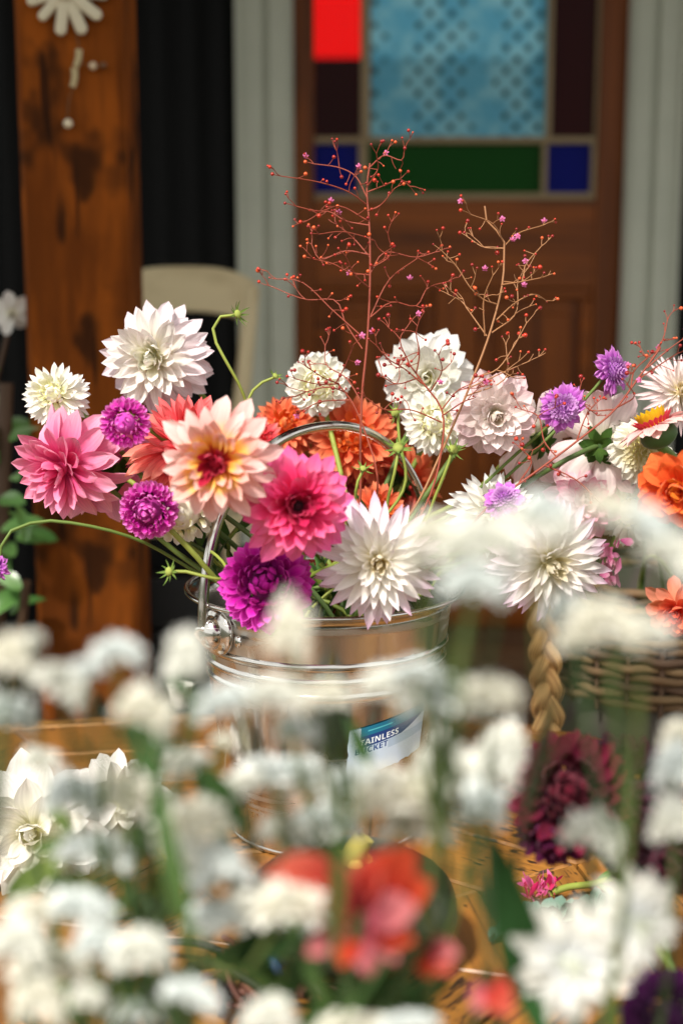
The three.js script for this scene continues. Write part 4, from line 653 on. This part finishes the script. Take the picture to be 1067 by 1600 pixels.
{
  const p = onTable(283, 1104), t = thing('white_cup', 'small white paper cup behind the bucket at the table edge', 'cup', null, V(p.x, TABLE, p.z)); const pr = [[0, .001], [.013, .001], [.0165, .03], [.0175, .031], [.0155, .03], [.012, .003], [0, .003]].map(([x, y]) => new THREE.Vector2(x, y)); part('cup_wall', new THREE.LatheGeometry(pr, 28), std({ color: 0xe8e6e0, roughness: .7 }), t);
}

// ------------------------------------------------------------------ near, out of focus flowers
const foot = (x) => V(clamp(x * .9, -.2, .2) + rr(-.1, .1), TABLE + .002, rr(-.8, -.64));
function stemDown(p, o, bow = .02) { const f = foot(p.x); return [p, p.clone().lerp(f, .35).add(V(rr(-bow, bow), .03, rr(-.01, .01))), p.clone().lerp(f, .7), f].map((q) => q.clone().sub(o)); }
// a papery cluster of funnel florets, about a unit ellipsoid
function floretCluster(s) {
  reseed(s); const list = [], n = 19;
  for (let i = 0; i < n; i++) {
    const g = new THREE.CylinderGeometry(.36, .06, .5, 15, 3, true), a = g.attributes.position, ph0 = rr(0, 6);
    for (let k = 0; k < a.count; k++) { const y = a.getY(k), top = smooth(-.1, .25, y), ang = Math.atan2(a.getZ(k), a.getX(k)), f = 1 + top * (.28 * Math.cos(ang * 5 + ph0) + .12 * Math.sin(ang * 3 + ph0 * 2)); a.setXYZ(k, a.getX(k) * f, y + top * .1 * Math.cos(ang * 5 + ph0 + 1), a.getZ(k) * f); }
    const x = (i / (n - 1) * 2 - 1) * .82, row = i % 3 - 1, y = .3 - .45 * x * x + row * .26 + rr(-.1, .1);
    const dir = V(x * .9 + rr(-.4, .4), .55 + row * .55 + rr(-.2, .2), rr(-.3, .9)).normalize();
    g.applyMatrix4(new THREE.Matrix4().compose(V(x, y - .1, row * .12 + rr(-.25, .25)), new THREE.Quaternion().setFromUnitVectors(V(0, 1, 0), dir), V(1, 1, 1).multiplyScalar(rr(.75, 1.2)))); list.push(g);
    const in2 = new THREE.ConeGeometry(.15, .3, 6); in2.applyMatrix4(new THREE.Matrix4().compose(V(x, y - .1, row * .12).addScaledVector(dir, .12), new THREE.Quaternion().setFromUnitVectors(V(0, -1, 0), dir), V(1, 1, 1))); list.push(in2);
  }
  const g = merge(list); g.computeVertexNormals(); return g;
}
const CL = [1, 2, 3, 4].map((k) => floretCluster(k * 31));
const statM = [0xf6f6f0, 0xf1f5f4, 0xf6f4ea].map((h) => phys({ color: C(h), roughness: .95, transmission: .4, thickness: 0, specularIntensity: .3 }));
const fgGreen = [0x4c6430, 0x3a5428, 0x66743a, 0x34502c].map((h) => phys({ color: C(h), roughness: .65, transmission: .15, thickness: 0 }));
const blade = [0, 1].map((k) => petalGeo({ w: .16, arc0: 30, arc1: 20, point: .9, wide: .35, bend: k ? -.6 : .3, nl: 8 }, dye([[0, 0x4c6430], [1, k ? 0x32502a : 0x46602e]])));
const STAT = 'blurred white statice sprigs close to the camera';
let statNo = 0;
function statice(label, d, blobs, leaves = []) {
  reseed(9000 + 19 * ++statNo);
  d += blobs[0][1] > 1150 ? .14 : .07; const o = at(blobs[0][0], blobs[0][1], d), t = thing('statice_sprig', label, 'flower', STAT, o), main = stemDown(o.clone().add(V(0, -.005, 0)), o), cv = new THREE.CatmullRomCurve3(main);
  part('stem', new THREE.TubeGeometry(cv, 16, .0019, 7), fgGreen[statNo % 4], t);
  blobs.forEach(([u, v, rx, ry, ang = 0], i) => {
    const big = v < 1150 ? .92 : u < 480 ? 1.05 : 1.05, dd = d + rr(-.02, .03), p = at(u, v, dd).sub(o), m = part('floret_cluster', CL[(i + statNo) % 4], statM[(i * 2 + statNo) % 3], t);
    m.position.copy(p); m.rotation.set(-PITCH, 0, -ang * Math.PI / 180); m.scale.set(px2m(rx * big, dd), px2m(ry * big, dd), px2m(Math.min(rx, ry), dd));
    if (i) part('branch', tube([p, p.clone().lerp(cv.getPointAt(.3), .5).add(V(0, -.012, 0)), cv.getPointAt(.22 + .08 * (i % 3))], .0013, 10, 6), fgGreen[(statNo + i) % 4], t);
  });
  leaves.forEach(([u0, v0, u1, v1], i) => { const a = at(u0, v0, d + .02), b = at(u1, v1, d), dir = b.clone().sub(a), L = dir.length(), m = part('leaf', blade[i & 1], petalMat(.2, .75), t); m.position.copy(a.sub(o)); const Y = dir.normalize(), Z = V(0, SP, CP).addScaledVector(Y, -V(0, SP, CP).dot(Y)).normalize(), X = V().crossVectors(Y, Z); m.quaternion.setFromRotationMatrix(new THREE.Matrix4().makeBasis(X, Y, Z)); m.scale.set(L * rr(.4, .62), L, L); });
}
statice('blurred white statice spray lying across the middle of the bucket', .52, [[690, 1090, 62, 44], [610, 1075, 50, 36, 10], [765, 1090, 48, 44], [650, 1050, 40, 24]], [[560, 1300, 540, 1120]]);
statice('blurred white statice with an upright spike before the bucket ridges', .54, [[450, 985, 30, 66, 8], [360, 1095, 55, 36, -12], [430, 1090, 50, 40], [512, 1085, 36, 30], [460, 1142, 32, 30]], [[520, 1500, 540, 1120], [300, 1480, 200, 1100]]);
statice('single blurred white statice spike beside the bucket ear', .54, [[290, 1030, 29, 62, 6]], [[280, 1200, 330, 1020]]);
statice('blurred white statice sprays in front of the post foot', .55, [[185, 1022, 42, 34], [95, 1068, 44, 42, 30], [225, 1110, 42, 46, 20], [140, 1045, 26, 22]], [[160, 1200, 90, 1110]]);
statice('blurred white statice at the far left picture edge', .55, [[14, 1025, 36, 46], [10, 1115, 40, 40], [50, 1000, 18, 18]], [[60, 1180, 60, 1080]]);
statice('large blurred white statice head over the lilac tipped dahlia', .5, [[748, 850, 66, 56], [690, 838, 52, 40, 20], [742, 915, 52, 46], [806, 815, 44, 34], [660, 880, 30, 30]], [[690, 1080, 700, 930]]);
statice('blurred white statice arching over the right pointed dahlia', .5, [[1000, 815, 52, 40, 30], [1050, 870, 46, 48, 30], [950, 790, 42, 30, 15], [850, 800, 40, 40], [880, 830, 30, 26]], [[950, 900, 940, 830]]);
statice('blurred white statice band in front of the wicker weave', .52, [[950, 975, 60, 44, 15], [890, 955, 40, 40], [1005, 990, 40, 34], [905, 1000, 36, 30]], [[990, 1130, 985, 1030]]);
statice('wide blurred white statice mass below the bucket sticker', .56, [[700, 1225, 62, 56, -10], [620, 1245, 60, 50], [560, 1225, 44, 34], [780, 1185, 34, 66, 20], [650, 1290, 50, 36], [750, 1260, 30, 44], [690, 1175, 28, 44, 10]], [[500, 1500, 540, 1250]]);
statice('blurred white statice arch left below the bucket', .56, [[430, 1210, 60, 32, -8], [370, 1235, 40, 32, -30], [480, 1225, 34, 34], [500, 1290, 52, 40, -10], [440, 1300, 34, 28]], [[420, 1560, 330, 1240], [440, 1480, 250, 1160]]);
statice('long blurred white statice spray slanting before the squash', .52, [[300, 1295, 52, 52, -20], [340, 1360, 42, 52, -25], [390, 1425, 62, 46, -8], [450, 1415, 44, 40], [330, 1435, 40, 34], [280, 1340, 26, 30]], [[460, 1570, 300, 1450], [520, 1590, 420, 1380]]);
statice('small blurred white statice head before the burgundy dahlias', .56, [[928, 1308, 42, 46, 20]], [[955, 1400, 962, 1320]]);
statice('blurred white statice column at the far right picture edge', .54, [[1052, 1200, 28, 50], [1056, 1285, 34, 46], [1060, 1150, 22, 30]], []);
statice('blurred white statice ring in the lower left corner', .5, [[60, 1430, 52, 34, -15], [130, 1420, 44, 34, 15], [30, 1480, 40, 44], [80, 1510, 56, 34], [150, 1475, 30, 34]], [[120, 1600, 200, 1400], [40, 1600, 100, 1420]]);
statice('loose blurred white statice buds along the bottom left', .5, [[220, 1490, 40, 44], [60, 1572, 36, 50], [215, 1580, 32, 28], [135, 1560, 22, 24]], [[180, 1600, 260, 1470], [250, 1600, 170, 1500], [20, 1600, 60, 1480]]);
statice('loose blurred white statice buds at the bottom middle', .5, [[300, 1558, 42, 28, 15], [420, 1588, 36, 36], [560, 1604, 60, 24], [640, 1600, 40, 20]], [[460, 1600, 400, 1500], [520, 1600, 620, 1500], [380, 1600, 480, 1490]]);
statice('blurred white statice over the lying white dahlias', .56, [[210, 1250, 62, 42, 12], [110, 1245, 36, 42], [290, 1195, 34, 30], [350, 1160, 17, 16], [150, 1330, 50, 36, 10], [60, 1190, 26, 24]], [[110, 1400, 130, 1290]]);
// broad basal leaves among the near stems
function leafClump(label, d, segs, tones, s) {
  reseed(s); const o = at(segs[0][0], segs[0][1], d), t = thing('leaf_clump', label, 'foliage', 'blurred green leaves among the near statice', o);
  const gs = tones.map((h, k) => petalGeo({ w: .3, arc0: 30, arc1: 22, point: .6, wide: .45, bend: k & 1 ? -.5 : .25, wave: .08, nl: 8 }, dye([[0, h], [1, tones[(k + 1) % tones.length]]])));
  segs.forEach(([u0, v0, u1, v1, w = 1], i) => { const dd = d + rr(-.03, .04), a = at(u0, v0, dd), b = at(u1, v1, dd + rr(-.03, .03)), dir = b.clone().sub(a), L = dir.length(), m = part('leaf', gs[i % gs.length], petalMat(.15, .8), t); m.position.copy(a.clone().sub(o)); const Y = dir.normalize(), N = V(rr(-.5, .5), .5, .8), Z = N.addScaledVector(Y, -N.dot(Y)).normalize(), X = V().crossVectors(Y, Z); m.quaternion.setFromRotationMatrix(new THREE.Matrix4().makeBasis(X, Y, Z)); m.scale.set(L * w, L, L); part('leaf_stalk', tube(stemDown(a, o, .01), .0016, 12, 6), fgGreen[1], t); });
}
leafClump('dark green blurred leaves at the bottom middle below the coral flower', .74, [[330, 1500, 490, 1470], [380, 1600, 520, 1480], [470, 1600, 640, 1500], [560, 1600, 720, 1530], [520, 1560, 700, 1575], [600, 1590, 590, 1480], [440, 1560, 380, 1460]], [0x304c22, 0x26401c, 0x3a5628], 51);
leafClump('olive green blurred leaves around the lying white dahlias', .76, [[170, 1340, 270, 1280], [80, 1370, 210, 1420], [240, 1470, 190, 1350], [140, 1560, 250, 1530], [50, 1330, 160, 1300], [260, 1440, 250, 1330], [180, 1480, 130, 1390], [300, 1600, 230, 1520]], [0x66743a, 0x4c6430, 0x586c34], 52);
leafClump('tangle of olive leaves under the statice ring in the lower left corner', .8, [[20, 1560, 120, 1480], [120, 1600, 60, 1500], [200, 1590, 300, 1540], [260, 1560, 330, 1480], [10, 1400, 90, 1340], [230, 1400, 330, 1350], [60, 1480, 20, 1390], [330, 1470, 260, 1400], [150, 1440, 230, 1390], [300, 1300, 240, 1240], [110, 1300, 60, 1230]], [0x5a6c34, 0x42582a, 0x70803c], 55);
leafClump('mid green blurred leaves slanting before the bucket foot', .7, [[310, 1190, 400, 1300], [200, 1130, 320, 1195], [580, 1200, 540, 1110], [300, 1090, 250, 1040], [250, 1220, 190, 1130], [500, 1330, 440, 1290]], [0x3c5a2c, 0x304c26], 53);
leafClump('single dark green leaf blade slanting over the table boards', .72, [[850, 1620, 765, 1280, .75]], [0x2c5226, 0x24461f], 54);
// burgundy dahlias raised at the right
const BUR = 'burgundy dahlias at the right of the table';
const burEnds = () => [V(.25, TABLE + .07, -.98), V(.27, TABLE + .006, -.9)];
dahlia({ label: 'crimson burgundy dahlia, the brightest of the dark ones', p: [890, 1240], d: 1.08, r: 108, kind: 'small', N: 130, face: [-.2, .5, 1], cols: BURG.map((_, i) => [dye([[0, 0x300310], [1, 0x640824]]), dye([[0, 0x380318], [1, 0x760a32]]), dye([[0, 0x300318], [1, 0x62082c]])][i]), group: BUR, ends: burEnds(), geo: { w: .42 } });
dahlia({ label: 'near black burgundy dahlia turned aside behind the small white statice', p: [980, 1250], d: 1.1, r: 110, kind: 'small', N: 130, face: [.5, .1, 1], cols: BURG.map(() => dye([[0, 0x1c0212], [1, 0x3c0624]])), group: BUR, ends: burEnds(), geo: { w: .42 } });
dahlia({ label: 'dark plum dahlia under the crimson one', p: [862, 1298], d: 1.08, r: 66, kind: 'small', N: 100, face: [-.4, -.3, 1], cols: BURG.map(() => dye([[0, 0x2c0420], [1, 0x5c0a40]])), group: BUR, ends: burEnds(), geo: { w: .42 } });
dahlia({ label: 'dark burgundy dahlia drooping beside the right white statice column', p: [1026, 1340], d: 1.08, r: 84, kind: 'small', N: 110, face: [.3, -.1, 1], cols: BURG.map(() => dye([[0, 0x1c0212], [1, 0x44081e]])), group: BUR, ends: burEnds(), geo: { w: .42 } });
dahlia({ label: 'dark purple dahlia in the bottom right corner over the table', p: [1044, 1590], d: .9, r: 84, kind: 'small', N: 110, face: [-.2, .5, 1], cols: BURG.map(() => dye([[0, 0x1c0420], [1, 0x4a0c4a]])), group: BUR, ends: [V(.19, TABLE + .1, -.72), V(.16, TABLE + .002, -.68)], geo: { w: .42 } });
// coral lily-like blooms, very near
function coralBloom(label, d, petals, s) {
  reseed(s); const o = at(petals[0][0], petals[0][1], d), t = thing('coral_flower', label, 'flower', 'blurred coral flowers close to the camera', o); const gs = [dye([[0, 0x941428], [.5, 0xb43428], [1, 0xcc6450]]), dye([[0, 0x881024], [.5, 0xb02a18], [1, 0xc44a28]]), dye([[0, 0xa43450], [1, 0xd07c7c]])].map((c) => petalGeo({ w: .46, arc0: 40, arc1: 15, point: .55, bend: -.2, wave: .2 }, c));
  petals.forEach(([u0, v0, u1, v1], i) => { const a = at(u0, v0, d + .01), b = at(u1, v1, d - .01 + rr(-.01, .01)), dir = b.clone().sub(a), L = dir.length(), m = part('petal', gs[i % 3], petalMat(.3), t); m.position.copy(a.sub(o)); const Y = dir.normalize(), N = V(rr(-.6, .6), SP + .3, CP), Z = N.addScaledVector(Y, -N.dot(Y)).normalize(), X = V().crossVectors(Y, Z); m.quaternion.setFromRotationMatrix(new THREE.Matrix4().makeBasis(X, Y, Z)); m.scale.set(L * 1.1, L, L); });
  part('stem', tube(stemDown(o, o, .01), .003, 14, 7), fgGreen[1], t);
}
coralBloom('large blurred coral red flower in front of the squash', .66, [[560, 1430, 450, 1340], [560, 1420, 640, 1335], [560, 1430, 640, 1420], [555, 1430, 500, 1390], [560, 1430, 530, 1510], [570, 1430, 620, 1500], [560, 1430, 580, 1340], [570, 1440, 640, 1470], [545, 1440, 480, 1490], [560, 1430, 420, 1360], [575, 1430, 660, 1380], [560, 1450, 580, 1530], [550, 1420, 520, 1350]], 5);
coralBloom('small blurred coral bud drooping beside the squash', .68, [[660, 1470, 700, 1520], [650, 1470, 670, 1525], [655, 1475, 710, 1490]], 6);
coralBloom('small blurred red bud low beside the green leaf blade', .68, [[760, 1520, 790, 1580], [760, 1520, 770, 1585], [760, 1525, 745, 1575]], 7);
// near white star flowers at lower right
const STAR = 'blurred white star flowers over the table boards';
dahlia({ name: 'star_flower', label: 'blurred white star flower over the eucalyptus, the lower of two', p: [892, 1505], d: .7, r: 104, kind: 'broad', N: 34, face: [-.1, .3, 1], cols: [dye([[0, 0xdfe4d0], [1, 0xf2f2ea]]), dye([[0, 0xd8dce8], [.5, 0xf0f0ee], [1, 0xf4f3ee]]), dye([[0, 0xe4e4dc], [1, 0xf4f2ea]])], over: { th: [20, 96] }, geo: { w: .36, point: .7 }, twist: .3, group: STAR, ends: [V(.12, TABLE + .1, -.64), V(.1, TABLE + .002, -.63)] });
dahlia({ name: 'star_flower', label: 'blurred white star flower touching the right picture edge side of its twin', p: [992, 1440], d: .7, r: 88, kind: 'broad', N: 34, face: [.2, .3, 1], cols: [dye([[0, 0xdfe4d0], [1, 0xf2f2ea]]), dye([[0, 0xd8dce8], [.5, 0xf0f0ee], [1, 0xf4f3ee]]), dye([[0, 0xe4e4dc], [1, 0xf4f2ea]])], over: { th: [20, 96] }, geo: { w: .36, point: .7 }, twist: .3, group: STAR, ends: [V(.14, TABLE + .1, -.65), V(.11, TABLE + .002, -.64)] });
scene.traverse((o) => { if (o.isMesh) { o.castShadow = true; o.receiveShadow = true; } });
renderer.render(scene, camera);
